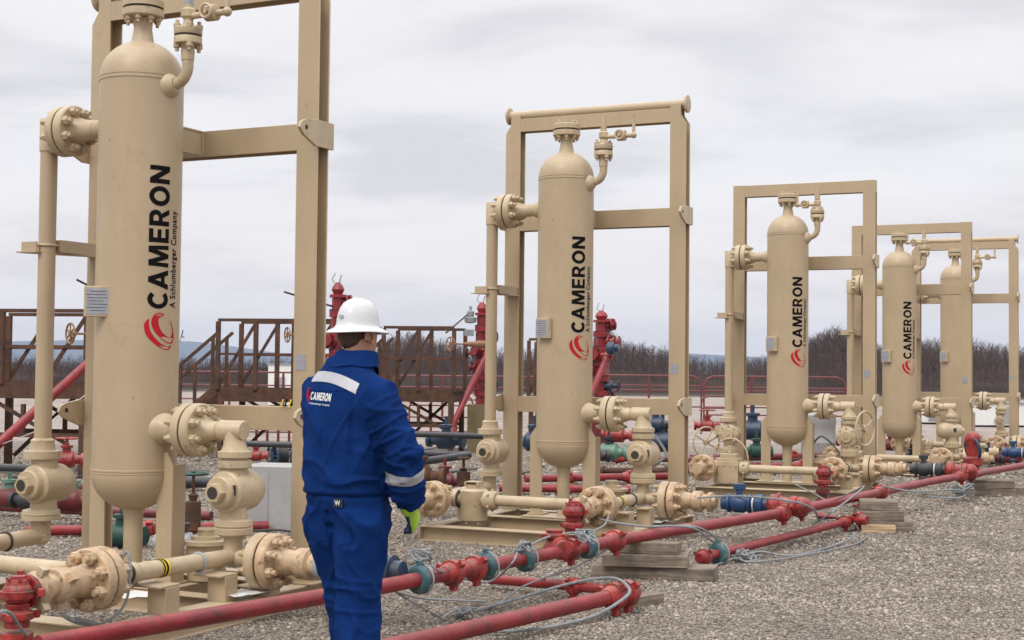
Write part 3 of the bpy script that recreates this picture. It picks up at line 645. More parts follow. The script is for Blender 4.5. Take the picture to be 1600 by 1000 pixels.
def gravel():      # real stones over the near yard
    ico = bmesh.new(); bmesh.ops.create_icosphere(ico, subdivisions=1, radius=1); base = np.array([v.co[:] for v in ico.verts]); tri = np.array([[v.index for v in f.verts] for f in ico.faces]); ico.free()
    pts = []
    while len(pts) < 150000:      # uniform over the near ground in view, thinning with distance
        n = 40000; y = rng.uniform(5.5, 26, n); x = rng.uniform(-.42, .40, n)*y*1.05
        keep = rng.random(n) < (y/26)*np.minimum(1, (9./y)**2.3)
        pts += list(zip(x[keep], y[keep]))
    P = np.array(pts[:150000]); n = len(P)
    s = rng.gamma(4, .0016, n)*np.where(rng.random(n) < .03, 1.6, .92)*np.clip(P[:, 1]/11, .8, 2.0)+.0035
    sc = np.stack([s*rng.uniform(.8, 1.4, n), s*rng.uniform(.7, 1.2, n), s*rng.uniform(.45, .85, n)], 1)
    a = rng.uniform(0, 2*PI, n); V = base[None]*(1+rng.uniform(-.28, .28, (n, 12, 1)))*sc[:, None, :]
    tx = rng.uniform(-.5, .5, n)[:, None]; V = np.stack([V[..., 0], V[..., 1]*np.cos(tx)-V[..., 2]*np.sin(tx), V[..., 1]*np.sin(tx)+V[..., 2]*np.cos(tx)], -1)
    ca, sa = np.cos(a)[:, None], np.sin(a)[:, None]; V = np.stack([V[..., 0]*ca-V[..., 1]*sa, V[..., 0]*sa+V[..., 1]*ca, V[..., 2]], -1)
    V[..., 0] += P[:, 0, None]; V[..., 1] += P[:, 1, None]; V[..., 2] += (sc[:, 2]*.35)[:, None]
    T = (tri[None]+12*np.arange(n)[:, None, None]).reshape(-1)
    me = bpy.data.meshes.new('gravel'); me.vertices.add(n*12); me.vertices.foreach_set('co', V.reshape(-1)); nf = n*20
    me.loops.add(nf*3); me.loops.foreach_set('vertex_index', T); me.polygons.add(nf); me.polygons.foreach_set('loop_start', np.arange(0, nf*3, 3)); me.polygons.foreach_set('loop_total', np.full(nf, 3)); me.update(calc_edges=True)
    m = bpy.data.materials.new('stone'); m.use_nodes = True; t = m.node_tree; b = t.nodes['Principled BSDF']; b.inputs['Roughness'].default_value = .9; b.inputs['Specular IOR Level'].default_value = .2
    g = t.nodes.new('ShaderNodeNewGeometry'); r = t.nodes.new('ShaderNodeValToRGB'); t.links.new(g.outputs['Random Per Island'], r.inputs[0])
    e_ = r.color_ramp.elements; e_[0].color = (.13, .112, .095, 1); e_[1].color = (.50, .445, .38, 1)
    for p_, c_ in ((.15, (.25, .216, .18)), (.5, (.335, .288, .238)), (.65, (.33, .262, .205)), (.88, (.43, .378, .32))): q_ = e_.new(p_); q_.color = c_+(1,)
    tc = t.nodes.new('ShaderNodeTexCoord'); nz = t.nodes.new('ShaderNodeTexNoise'); nz.inputs['Scale'].default_value = .9; nz.inputs['Detail'].default_value = 7; nz.inputs['Roughness'].default_value = .65; t.links.new(tc.outputs['Object'], nz.inputs['Vector'])
    mr = t.nodes.new('ShaderNodeMapRange'); mr.inputs[1].default_value = .35; mr.inputs[2].default_value = .62; mr.inputs[3].default_value = .72; mr.inputs[4].default_value = 1.12; t.links.new(nz.outputs['Fac'], mr.inputs[0])
    vm = t.nodes.new('ShaderNodeVectorMath'); vm.operation = 'SCALE'; t.links.new(r.outputs[0], vm.inputs[0]); t.links.new(mr.outputs[0], vm.inputs['Scale']); t.links.new(vm.outputs[0], b.inputs['Base Color']); me.materials.append(m)
    o = bpy.data.objects.new('gravel', me); COL.objects.link(o); tag(o, 'loose pale crushed stone covering the yard', 'gravel', kind='stuff')
gravel()

# ------------------------------------------------------------------ far hills, wood
def ridge(name, Y, depth, xs, prof, col, kind='structure', rough=1):
    n = 160; V = []; Fc = []; rows = 8
    for j in range(rows+1):
        t = j/rows; yy = Y+depth*t
        for i in range(n+1):
            x = xs[0]+(xs[1]-xs[0])*i/n; h = prof(x)*math.sin(PI*min(1, t*1.0))**.7
            h *= 1+.10*noise.noise(Vector((x*.004*3000/Y, t*3, 2)))
            V.append((x, yy, h-1))
    for j in range(rows):
        for i in range(n): Fc.append((j*(n+1)+i, j*(n+1)+i+1, (j+1)*(n+1)+i+1, (j+1)*(n+1)+i))
    me = bpy.data.meshes.new(name); me.from_pydata(V, [], Fc); me.materials.append(col)
    for p in me.polygons: p.use_smooth = True
    o = bpy.data.objects.new(name, me); COL.objects.link(o); o['kind'] = kind; return o
HILL = mat('wooded_hill', (.028, .048, .085), 1, .2, .01, col2=(.02, .038, .065), c2amt=(.45, .6), c2scale=.004, spec=0)  # blue of the distant air is mixed into the forest colour
BRUSH = mat('winter_brush', (.044, .034, .031), 1, .35, .12, col2=(.064, .048, .041), c2amt=(.45, .65), c2scale=.05, spec=0)
ZF = lambda py, px, Y: CH+(581.8+.0103*(px-800)-py)/F*Y
def hp_far(x):
    px = 800+x/5900*F; k = [(-400, 46), (0, 40), (150, 46), (290, 44), (330, 40), (460, 26), (600, 16), (800, 18), (1085, 34), (1180, 30), (1290, 18), (1500, 20), (2000, 20)]
    return float(np.interp(px, [a for a, b in k], [b for a, b in k]))/F*5900
ridge('hills', 5400, 1200, (-4200, 3900), hp_far, HILL)
def hp_near(x):
    px = 800+x/340*F; k = [(1300, 0), (1400, 22), (1450, 48), (1500, 52), (1545, 42), (1600, 36), (1700, 30), (1900, 22)]
    return float(np.interp(px, [a for a, b in k], [b for a, b in k]))/F*340+1
ridge('wooded_hill', 310, 90, (70, 200), hp_near, BRUSH)
ridge('brushy_bank', 100, 120, (-150, 150), lambda x: 2.6+.6*noise.noise(Vector((x*.06, 0, 0)))+max(0, x)*.008, BRUSH)
BARK = mat('bare_twigs', (.085, .062, .058), 1, .3, .6, spec=0)
def bare_wood(name, label, spec, n, seed, dens=1.):
    """many leafless trees: tapering trunks with forking limbs and twigs"""
    r = random.Random(seed); V = []; Fc = []
    def blade(a, b, w0, w1):
        d = b-a; s_ = d.cross(Vector((0, 1, 0)))
        if s_.length < 1e-4: s_ = Vector((1, 0, 0))
        s_.normalize(); f_ = Vector((0, 1, 0)); o = len(V)
        V.extend([a+s_*w0, a-s_*w0*.5+f_*w0*.87, a-s_*w0*.5-f_*w0*.87, b+s_*w1, b-s_*w1*.5+f_*w1*.87, b-s_*w1*.5-f_*w1*.87])
        Fc.extend([(o, o+1, o+4, o+3), (o+1, o+2, o+5, o+4), (o+2, o, o+3, o+5)])
    for _ in range(n):
        px, Y, h = spec(r); x = (px-800)/F*Y; base = Vector((x, Y, 0)); 
        lean = Vector((r.uniform(-.08, .08), r.uniform(-.08, .08), 1)); top = base+lean*h; tw = .011*h
        blade(base, base.lerp(top, .5), tw, tw*.6); blade(base.lerp(top, .5), top, tw*.6, tw*.12)
        for k in range(int(15*dens) if h > 3 else 9):
            t = r.uniform(.22, .97); a = base.lerp(top, t); an = r.uniform(0, 2*PI); L_ = h*(.12+.26*(1-t))*r.uniform(.6, 1.2)
            b = a+Vector((math.cos(an)*L_*.6, math.sin(an)*L_*.6, L_*r.uniform(.5, .95))); blade(a, b, tw*.30, tw*.08)
            for q in range(3):
                c = a.lerp(b, r.uniform(.3, .95)); an2 = an+r.uniform(-1.2, 1.2); l2 = L_*r.uniform(.25, .5)
                blade(c, c+Vector((math.cos(an2)*l2*.7, math.sin(an2)*l2*.7, l2*.8)), tw*.13, tw*.05)
    me = bpy.data.meshes.new(name); me.from_pydata([tuple(v) for v in V], [], Fc); me.materials.append(BARK)
    o = bpy.data.objects.new(name, me); COL.objects.link(o); tag(o, label, 'woodland', kind='stuff')
def tops(k):
    return lambda px: float(np.interp(px, [a for a, b in k], [b for a, b in k]))
T1 = tops([(-100, 588), (40, 584), (130, 582), (300, 577), (460, 572), (560, 560), (610, 528), (650, 522), (700, 538), (780, 545), (860, 545), (905, 548), (925, 538), (945, 518), (965, 532), (1000, 540), (1040, 545), (1080, 556), (1130, 560), (1190, 556), (1230, 540), (1262, 532), (1300, 515), (1330, 520), (1345, 535), (1400, 540), (1450, 532), (1500, 528), (1560, 540), (1700, 548)])
def sp1(r):
    px = r.uniform(-60, 1680); Y = r.uniform(108, 330); top = T1(px)+r.uniform(-2, 14)+max(0, 190-Y)*r.uniform(.12, .5)
    return px, Y, max(2.5, ZF(top, px, Y))
bare_wood('bare_woodland', 'far dark band of leafless winter woodland along the horizon', sp1, 7500, 3, .8)
def sp2(r):
    px = r.choice([r.uniform(600, 720), r.uniform(925, 1060), r.uniform(1225, 1345), r.uniform(940, 960)]); Y = r.uniform(180, 215); top = T1(px)+r.uniform(-6, 8)
    return px, Y, max(2.5, ZF(top, px, Y))
bare_wood('bare_trees', 'taller leafless trees standing out in front of the far woodland', sp2, 220, 5, 1.6)
# ------------------------------------------------------------------ red flowlines and what lies on the gravel
def line_pt(px, py, z): return gr(px, py, z)
def restraint(mb, c, d, m=TEAL):      # round teal collar with a pale rim
    d = Vector(d).normalized(); c = Vector(c)
    mb.lathe(c-d*.03, d, [(0, .052), (.004, .070), (.012, .080), (.022, .086), (.030, .082), (.040, .084), (.050, .072), (.057, .052)], m, 24)
    mb.torus(c+d*.03, d, .084, .006, GREYP, 24, 6); mb.box(c+Vector((0, 0, .088)), (.03, .03, .04), m)
def hose(name, pts, r, m, label, group=None, cat='rope', smooth=8):
    mb = MB(); mb.tube(pts, r*(.8 if m is ROPE else 1), m, 8, smooth=smooth); return tag(mb.build(name), label, cat, group)
def red_line(name, label, pts, r, segs=(), unions=(), collars=(), clamp_m=None, group=None, m=RED, cat='pipeline'):
    """pts: world polyline; parts: pipe, hammer_union (at fractions), teal_clamp"""
    P = [Vector(p) for p in pts]; root = thing(name, label, cat, P[0], 0, group)
    loc = lambda p: p-P[0]
    L = [0]
    for a, b in zip(P, P[1:]): L.append(L[-1]+(b-a).length)
    def pos(t):
        s = t*L[-1]
        for k in range(len(P)-1):
            if s <= L[k+1]+1e-9: d = (P[k+1]-P[k]).normalized(); return P[k]+d*(s-L[k]), d
        return P[-1], (P[-1]-P[-2]).normalized()
    mb = MB(); mb.tube([loc(p) for p in P], r, m, 18); mb.build('pipe', root)
    for t in unions:
        c, d = pos(t); u = MB(); hammer_union(u, loc(c), d, r*.98, RED2); u.build('hammer_union', root)
    for t in collars:
        c, d = pos(t); u = MB(); restraint(u, loc(c), d); u.build('restraint_collar', root)
    return root
Z0 = .30
main_px = [(60, 1008), (300, 966), (600, 916), (672, 902), (780, 884), (860, 866), (960, 845), (1040, 826), (1130, 812), (1225, 801), (1340, 776), (1455, 752), (1530, 741), (1600, 729), (1660, 717)]
MP = [line_pt(x, y, Z0-.14 if x < 200 else (Z0-.07 if x < 400 else Z0)) for x, y in main_px]
MP = [line_pt(x, y, Z0) for x, y in main_px]
def frac(px):
    L = [0]
    for a, b in zip(MP, MP[1:]): L.append(L[-1]+(b-a).length)
    xs = [p[0] for p in main_px]; return float(np.interp(px, xs, L))/L[-1]
# straighten into spans so that it reads as rigid pipe
red_line('main_flowline', 'long straight red steel pipeline running past the skids up on timber blocks', [MP[0], MP[2], MP[6], MP[9], MP[11], MP[14]], .043,
    unions=[frac(x) for x in (712, 752, 893, 962, 1222, 1248, 1372, 1506, 1524)], collars=[frac(x) for x in (655, 768, 826, 916)])
lowp = [gr(560, 1022, .12), gr(985, 926, .12)]
red_line('lower_flowline', 'shorter red pipe in the foreground ending in a union on a timber block', lowp, .047, unions=[.93, .985], collars=[])
red_line('branch_flowline', 'thin red pipe on the gravel running in behind the foreground union', [gr(765, 905, .07), gr(880, 914, .09), gr(945, 921, .11)], .033, unions=[.72])
red_line('return_flowline', 'red pipe on the gravel between two timber stacks', [gr(1092, 872, .09), gr(1180, 851, .09), gr(1330, 813, .10)], .035, unions=[.03, .95], collars=[.10])
red_line('cross_flowline', 'red pipe stub crossing under the main pipeline beside the far timber stack', [gr(1280, 806, .12), gr(1345, 812, .12), gr(1350, 775, .2)], .04, unions=[.2, .55])
# swivels (chiksans) standing on the lines: lumps of red castings
def swivel(name, label, c, dirs, r=.05, m=RED2, group=None, cat='pipe fitting'):
    c = Vector(c); root = thing(name, label, cat, c, 0, group)
    b = MB(); b.ball((0, 0, 0), r*1.45, m, (1, 1, .9)); b.lathe((0, 0, 0), (0, 0, 1), [(-r*.5, r*1.3), (-r*.45, r*1.55), (r*.2, r*1.6), (r*.25, r*1.3), (r*1.25, r*1.0), (r*1.3, r*.75), (r*1.6, r*.7), (r*1.62, .001)], m, 20)
    for k in range(6): an = 2*PI*k/6; b.cyl((r*1.0*math.cos(an), r*1.0*math.sin(an), r*1.1), (r*1.0*math.cos(an), r*1.0*math.sin(an), r*1.42), r*.16, m, 6)
    b.build('body', root)
    for d, ln in dirs:
        d = Vector(d).normalized(); q = MB(); q.lathe((0, 0, 0), d, [(r, r*1.2), (ln*.5, r*1.05), (ln*.55, r*1.6), (ln*.75, r*1.6), (ln*.8, r*1.2), (ln, r*1.2)], m, 20)
        for k in range(3):
            x, y, _ = frame_of(d); a = 2*PI*k/3; e = x*math.cos(a)+y*math.sin(a); q.box(d*(ln*.65)+e*r*1.8, (r*.6, r*.6, r*.7), m)
        q.build('union', root, .003)
    return root
rowd = Vector((.437, .90, 0)); ud = Vector((.90, -.437, 0))
def unit_riser(i, label, dirs2=None):
    c = w2(i, .76, -2.33, .385+POSE[i][3])
    c = w2(i, .76, -2.30, .385)
    swivel('red_swivel', label, c, [(rowd*-1+rowd*2, .10), ((0, 0, -1), .17)], .052, RED2, 'red swivels hanging from the front flanges')
    mb = MB(); mb.lathe((0, 0, 0), (0, 0, 1), [(0, .075), (.05, .075), (.055, .05), (.11, .05), (.115, .08), (.16, .08)], DRED if i else RED2, 18); o = mb.build('riser_elbow'); o.location = (c.x, c.y, .03); tag(o, label.replace('swivel', 'elbow').replace('fixed to', 'standing below'), 'pipe fitting', 'red elbows under the front flanges')
unit_riser(0, 'large bright red swivel fixed to the front flange of the nearest skid')
unit_riser(1, 'red swivel fixed to the front flange of the second skid')
unit_riser(2, 'small red swivel fixed to the front flange of the third skid')
# valves on the side outlets
def side_valve(i, label, m1, m2, m3):
    p = w2(i, 1.33, -.5, .352); d = ud.copy(); root = thing('outlet_valve', label, 'valve', p, 0, 'valves on the side outlets of the skids')
    a = MB(); a.lathe((-.05*d.x, -.05*d.y, 0), d, [(0, .06), (.06, .06), (.065, .085), (.10, .088), (.105, .06), (.14, .06)], m3, 20); a.torus(d*.03, d, .07, .012, GREYP, 20, 6); a.build('coupling', root)
    b = MB(); b.ball(d*.30, .088, m1, (1.0, 1.0, .95)); b.lathe(d*.14, d, [(0, .06), (.05, .062), (.055, .085), (.08, .085), (.085, .065), (.12, .083), (.20, .083), (.24, .065), (.245, .085), (.27, .085), (.275, .06), (.30, .06)], m1, 24); b.cyl(d*.30, d*.30+Vector((0, 0, .16)), .03, m1, 12); b.box(d*.30+Vector((0, 0, .15)), (.10, .07, .05), m1); b.cyl(d*.30-Vector((0, 0, .1)), d*.30-Vector((0, 0, .13)), .06, m1, 12); b.build('valve_body', root, .004)
    e = MB(); e.lathe(d*.42, d, [(0, .06), (.03, .06), (.035, .085), (.10, .09), (.105, .062), (.16, .06)], m1, 20); e.torus(d*.435, d, .068, .008, WHITEP, 24, 6); e.build('wing_nut', root)
    if i == 0: return
    f = MB(); f.lathe(d*.56, d, [(0, .06), (.03, .095), (.10, .10), (.13, .075), (.20, .07), (.21, .09), (.26, .09), (.27, .06), (.34, .055)], m2, 22); f.ball(d*.86, .085, m2); f.torus(d*.66, d, .10, .014, m2, 24, 8); f.build('red_union', root)
side_valve(1, 'blue outlet valve with a red union beside the second skid', BLUEB, RED2, PINK)
side_valve(2, 'black outlet valve with a red union beside the third skid', BLACKM, RED2, PINK)
side_valve(3, 'blue and red outlet valve beside the fourth skid', BLUEB, DRED, TAN2)
side_valve(0, 'dark blue outlet valve on the gravel behind the legs of the worker', BLUEP, DRED, GREYP)
# upright red castings on the main line near the fourth skid
for (px, py, h_, r_, lab) in ((1520, 738, .42, .075, 'upright red casting with a blue band standing on the main pipeline beyond the third skid'),):
    c = line_pt(px, py, Z0); root = thing('red_casting', lab, 'pipe fitting', c)
    a = MB(); a.lathe((0, 0, -.05), (0, 0, 1), [(0, r_), (h_*.3, r_*1.1), (h_*.35, r_*1.6), (h_*.55, r_*1.6), (h_*.6, r_), (h_+.05, r_*1.2)], RED2, 20); a.ball((0, 0, h_), r_*1.3, RED2); a.build('casting', root)
    if h_ > .3: b = MB(); b.torus((0, 0, h_*.7), (1, .3, .2), r_*2.0, .02, BLUEP, 24, 8); b.build('band', root)
swivel('red_swivel', 'stubby red swivel on the main pipeline under the front flange of the second skid', line_pt(866, 855, Z0+.02), [((0, 0, 1), .12), ((.5, -.9, 0), .13)], .048, RED2, 'red swivels hanging from the front flanges')
# timber stacks
def timber(root, c, size, rz, m=WOOD):
    b = MB(); b.box((0, 0, 0), size, m); o = b.build('timber', root, .006); o.location = c; o.rotation_euler = (random.uniform(-.01, .01), random.uniform(-.01, .01), rz); return o
def stack(label, c, rows, cat='timber stack'):
    root = thing('timber_stack', label, cat, c, 0, 'timber blocks under the red pipelines')
    for (dx_, dy_, z, L, wd, hh, rz, m) in rows: timber(root, (dx_, dy_, z), (L, wd, hh), rz, m)
c = gr(1015, 905, 0)
a0 = -.20
stack('grey weathered timber stack of three layers under the main pipeline near the second skid', (c.x, c.y, 0), [
    (.05, .12, .045, .90, .30, .09, a0-.05, WOOD), (-.02, .08, .135, .62, .26, .088, a0+.02, WOOD), (.0, .42, .135, .60, .14, .088, a0, WOOD), (-.02, .10, .222, .50, .16, .086, a0-.12, WOOD)])
c = gr(1385, 830, 0)
stack('grey timber stack under the main pipeline near the third skid, with a fresh pale block', (c.x, c.y, 0), [
    (.02, .15, .05, .50, .5, .1, a0, WOOD), (-.05, .12, .15, .44, .4, .098, a0+.06, WOOD), (-.05, .12, .245, .36, .36, .088, a0, WOOD), (-.12, -.16, .04, .32, .1, .075, a0, WOODL)])
c = gr(1545, 775, 0)
stack('low timber stack under the main pipeline in front of the farthest skid', (c.x, c.y, 0), [
    (.0, .1, .05, .7, .3, .1, a0, WOOD), (.05, .1, .15, .55, .3, .098, a0+.05, WOOD), (.35, .3, .05, .5, .2, .1, a0-.2, WOOD)])
c = gr(990, 948, 0)
stack('single grey timber block under the foreground union', (c.x, c.y, 0), [(.05, .06, .035, .34, .11, .07, -.25+1.0, WOOD)], 'timber block')
c = gr(1230, 790, 0)
# ropes and hoses
G_ = 'grey safety ropes slung along the red pipelines'
hose('safety_rope', [gr(560, 1008, .02), gr(700, 988, .03), gr(820, 985, .03), gr(920, 965, .10), gr(975, 935, .2), gr(982, 918, .22), gr(955, 903, .20), gr(890, 912, .12), gr(800, 938, .04), gr(740, 955, .03)], .012, ROPE, 'thick grey rope looping around the foreground union and along the pipe in front', G_)
hose('safety_rope', [gr(690, 968, .02), gr(720, 950, .03), gr(770, 948, .02), gr(820, 915, .1), gr(900, 885, .16), gr(950, 858, .25)], .008, ROPE, 'grey rope rising from a knot on the gravel to the main pipeline', G_)
hose('safety_rope', [gr(620, 925, .20), gr(660, 935, .05), gr(720, 938, .02), gr(760, 940, .03)], .008, ROPE, 'short grey rope hanging below the main pipeline beside the leg of the worker', G_)
hose('safety_rope', [gr(610, 920, .15), gr(640, 938, .03), gr(692, 966, .015)], .006, ROPED, 'thin dark rod lying on the gravel right of the worker', None, 'rod')
hose('safety_rope', [MP[3]+Vector((0, 0, .09)), gr(690, 893, .33), gr(760, 910, .12), gr(800, 880, .35), gr(815, 845, .42), gr(828, 858, .38)], .008, ROPE, 'grey rope bridging the two left teal collars on the main pipeline', G_)
hose('safety_rope', [gr(828, 852, .40), gr(860, 838, .40), gr(905, 832, .40), gr(918, 838, .36)], .010, ROPE, 'grey rope bridging the two right teal collars on the main pipeline', G_)
hose('safety_rope', [gr(905, 838, .36), gr(945, 820, .30), gr(950, 795, .35), gr(935, 810, .30), gr(1000, 822, .35), gr(1050, 822, .36), gr(1085, 826, .36), gr(1120, 850, .15), gr(1160, 868, .04), gr(1190, 868, .03)], .011, ROPE, 'grey rope leaving the second skid flange and draped over the main pipeline', G_)
hose('safety_rope', [gr(1065, 820, .36), gr(1100, 828, .30), gr(1140, 858, .05), gr(1150, 874, .03), gr(1185, 862, .05), gr(1240, 868, .02), gr(1310, 850, .02), gr(1340, 832, .10), gr(1335, 818, .2)], .011, ROPE, 'long grey rope on the gravel between the two timber stacks', G_)
hose('safety_rope', [gr(1080, 890, .02), gr(1120, 882, .02), gr(1150, 872, .04), gr(1170, 878, .02), gr(1230, 872, .02), gr(1330, 852, .02), gr(1355, 838, .02)], .009, ROPE, 'grey rope trailing in front of the low union between the timber stacks', G_)
hose('safety_rope', [gr(1090, 778, .40), gr(1150, 775, .42), gr(1230, 782, .45), gr(1270, 795, .35), gr(1278, 812, .2)], .011, ROPE, 'grey rope along the top of the blue outlet valve', G_)
hose('safety_rope', [gr(1243, 757, .25), gr(1270, 770, .20), gr(1300, 782, .30), gr(1350, 760, .5), gr(1300, 800, .35), gr(1270, 820, .12)], .009, ROPE, 'grey rope crossing the main pipeline in front of the third skid', G_)
hose('safety_rope', [gr(1380, 760, .4), gr(1430, 768, .3), gr(1490, 765, .3), gr(1510, 770, .2), gr(1495, 778, .15), gr(1440, 775, .15)], .012, ROPE, 'grey rope bundle hanging from the main pipeline past the third skid', G_)
for k, (x, y) in enumerate(((655, 880), (818, 850), (912, 830))):
    pass
def knot(label, c, r, n=7, rr=.008, m=ROPE):
    c = Vector(c); R_ = random.Random(hash(label) % 1000 if False else int(c.x*1000) % 997); pts = []
    for k in range(n*3):
        pts.append(c+Vector((R_.uniform(-r, r), R_.uniform(-r, r), R_.uniform(-r*.6, r*.6))))
    return hose('rope_knot', pts, rr, m, label, 'knotted rope ends', 'rope knot', 6)
knot('grey rope knot on the leftmost teal collar beside the worker', MP[3]+Vector((-.06, 0, .12)), .07)
knot('grey rope knot on the middle teal collar', line_pt(818, 856, .42), .07)
knot('grey rope knot on the right teal collar below the second skid', line_pt(914, 838, .40), .075)
knot('grey rope knot on the gravel in front of the main pipeline', gr(725, 958, .04), .055, 8, .011)
knot('tangled grey rope behind the low union between the timber stacks', gr(1165, 868, .05), .09, 8, .010)
knot('tangled grey rope under the main pipeline beyond the third skid', gr(1505, 765, .15), .12, 9, .011)
# hoses around the nearest skid
W_ = 'thin pale cables around the nearest skid'
hose('rope', [w2(0, .80, -1.66, .40), w2(0, .86, -1.62, .52), w2(0, .90, -1.64, .40), w2(0, .88, -1.66, .24), w2(0, .80, -1.75, .15), w2(0, .66, -1.80, .16)], .009, ROPE, 'grey rope tied around the front flange of the nearest skid', G_)
hose('rope', [w2(0, .62, -1.84, .20), w2(0, .68, -1.80, .16), w2(0, .78, -1.76, .15), w2(0, .74, -1.88, .19)], .016, ROPE, 'thick grey rope end under the front flange of the nearest skid', G_)
hose('white_cable', [gr(-30, 975, .35), gr(10, 955, .45), gr(40, 990, .2), gr(80, 1010, .05)], .010, ROPE, 'pale rope end in the lower left corner', G_)
hose('white_cable', [gr(0, 695, .6)*1, at(60, 672, 10.6), at(90, 650, 10.3), at(110, 635, 10.2), at(150, 605, 10.0)], .004, WHITEP, 'thin white cable rising behind the left riser of the nearest skid', W_, 'cable')
hose('dark_hose', [at(375, 832, 9.3), at(430, 828, 9.3), at(470, 836, 9.25), at(515, 868, 9.2), at(540, 900, 9.1)], .008, ROPED, 'thin dark hose arching over the side flange of the nearest skid', None, 'hose')
# ------------------------------------------------------------------ background yard
def platform(label, px0, px1, Y, ztop, zdeck, stair=None, legs=None, depth=1.2, yaw=-.14):
    x0 = at(px0, 600, Y).x; x1 = at(px1, 600, Y).x; root = thing('steel_platform', label, 'work platform', ((x0+x1)/2, Y, 0), yaw, 'rusty steel work platforms around the wellheads')
    wd = (x1-x0)/2/math.cos(yaw); s = .07
    d = MB(); d.b2((-wd, 0, zdeck-.20), (wd, .02, zdeck+.03), RUST); d.b2((-wd, depth-.02, zdeck-.20), (wd, depth, zdeck+.03), RUST); d.b2((-wd, .02, zdeck-.06), (wd, depth-.02, zdeck-.02), RUST); d.b2((-wd, .02, zdeck-.2), (-wd+.02, depth-.02, zdeck+.03), RUST); d.b2((wd-.02, .02, zdeck-.2), (wd, depth-.02, zdeck+.03), RUST); d.build('deck', root)
    n = max(2, int(round(2*wd/.62)))
    for side in (0, depth):
        rl = MB(); rl.b2((-wd, side-.025, ztop-.05), (wd, side+.025, ztop), RUST); rl.b2((-wd, side-.02, (ztop+zdeck)/2-.02), (wd, side+.02, (ztop+zdeck)/2+.02), RUST)
        for k in range(n+1):
            x = -wd+2*wd*k/n; rl.b2((x-s/2, side-s/2, zdeck), (x+s/2, side+s/2, ztop-.05), RUST)
        for k in range(0, n, 2):      # slanting brace across every other bay
            xa, xb = -wd+2*wd*k/n, -wd+2*wd*(k+1)/n; L_ = math.hypot(xb-xa, ztop-zdeck-.1); rl.box(((xa+xb)/2, side+.03, (ztop+zdeck)/2), (L_, .03, .05), RUST, R=Matrix.Rotation(-math.atan2(ztop-zdeck-.1, xb-xa), 3, 'Y'))
        rl.build('railing', root)
    for sx_ in (-1, 1):
        for sy in (.04, depth-.04):
            l = MB(); l.b2((sx_*(wd-.05)-.045, sy-.045, 0), (sx_*(wd-.05)+.045, sy+.045, zdeck-.2), RUST); l.build('leg', root)
    for yy in (.05, depth-.05):
        q = MB(); q.b2((-wd+.05, yy-.03, zdeck*.42), (wd-.05, yy+.03, zdeck*.42+.06), RUST)
        q.box((0, yy+.035, zdeck*.62), (min(2*wd-.1, 1.5), .03, .05), RUST, R=Matrix.Rotation(.5, 3, 'Y'))
        q.box((0, yy+.002, zdeck*.60), (.05, .062, zdeck*.36), RUST)
        q.build('under_frame', root)
    if stair:
        sd, ln = stair     # sd: -1 stairs go down to the left
        q = MB()
        for yy in (.05, depth*.62):
            for off in (0., .95):
                a = Vector((sd*wd, yy, zdeck+off+.03)); b = Vector((sd*(wd+ln), yy, .05+off)); ang = math.atan2(b.z-a.z, b.x-a.x)
                q.box((a+b)/2, ((b-a).length, .045, .16 if off == 0 else .05), RUST, R=Matrix.Rotation(-ang, 3, 'Y'))
            for t in (.08, .5, .95):
                p_ = Vector((sd*(wd+ln*t), yy, (zdeck)*(1-t)+.05)); q.b2((p_.x-.025, yy-.025, p_.z), (p_.x+.025, yy+.025, p_.z+.95), RUST)
        for k in range(6):
            t = (k+.5)/6; q.b2((sd*(wd+ln*t)-.12, .05, zdeck*(1-t)-.02), (sd*(wd+ln*t)+.12, depth*.62, zdeck*(1-t)+.01), RUST)
        q.build('stairs', root)
        # a second diagonal brace under the deck
        q = MB(); q.box((sd*(wd-.6), depth, zdeck*.5), (1.3, .05, .05), RUST, R=Matrix.Rotation(sd*.75, 3, 'Y')); q.build('brace', root)
    return root
platform('rusty steel platform with railings seen behind the left riser pipe of the nearest skid', -70, 139, 19.8, 2.31, 1.27, stair=(-1, 1.4), depth=1.4)
platform('rusty steel platform with stairs going down to the left, seen between vessel and post', 337, 520, 24, 2.36, 1.16, stair=(-1, 1.35))
platform('rusty steel platform to the right of the worker in front of the bare trees', 598, 709, 26.2, 2.33, 1.14, stair=(-1, 1.1))
platform('rusty steel platform mostly hidden behind the vessel of the second skid', 826, 905, 29, 2.2, 1.0)
def hand_wheel_valve(label, p, ax, R, m=BRONZE, stem=.35, yoke=True):
    p = Vector(p); ax = Vector(ax).normalized(); root = thing('handwheel_valve', label, 'valve', p, 0, 'bronze handwheels on the wellheads')
    a = MB(); a.wheel((0, 0, 0), ax, R, m, 6, R*.10); a.build('handwheel', root)
    b = MB(); b.cyl((0, 0, 0), -ax*stem, R*.12, m, 10); b.lathe(-ax*stem*.45, -ax, [(0, R*.18), (stem*.1, R*.36), (stem*.3, R*.45), (stem*.5, R*.6), (stem*.75, R*.6)], m, 16); b.build('stem', root)
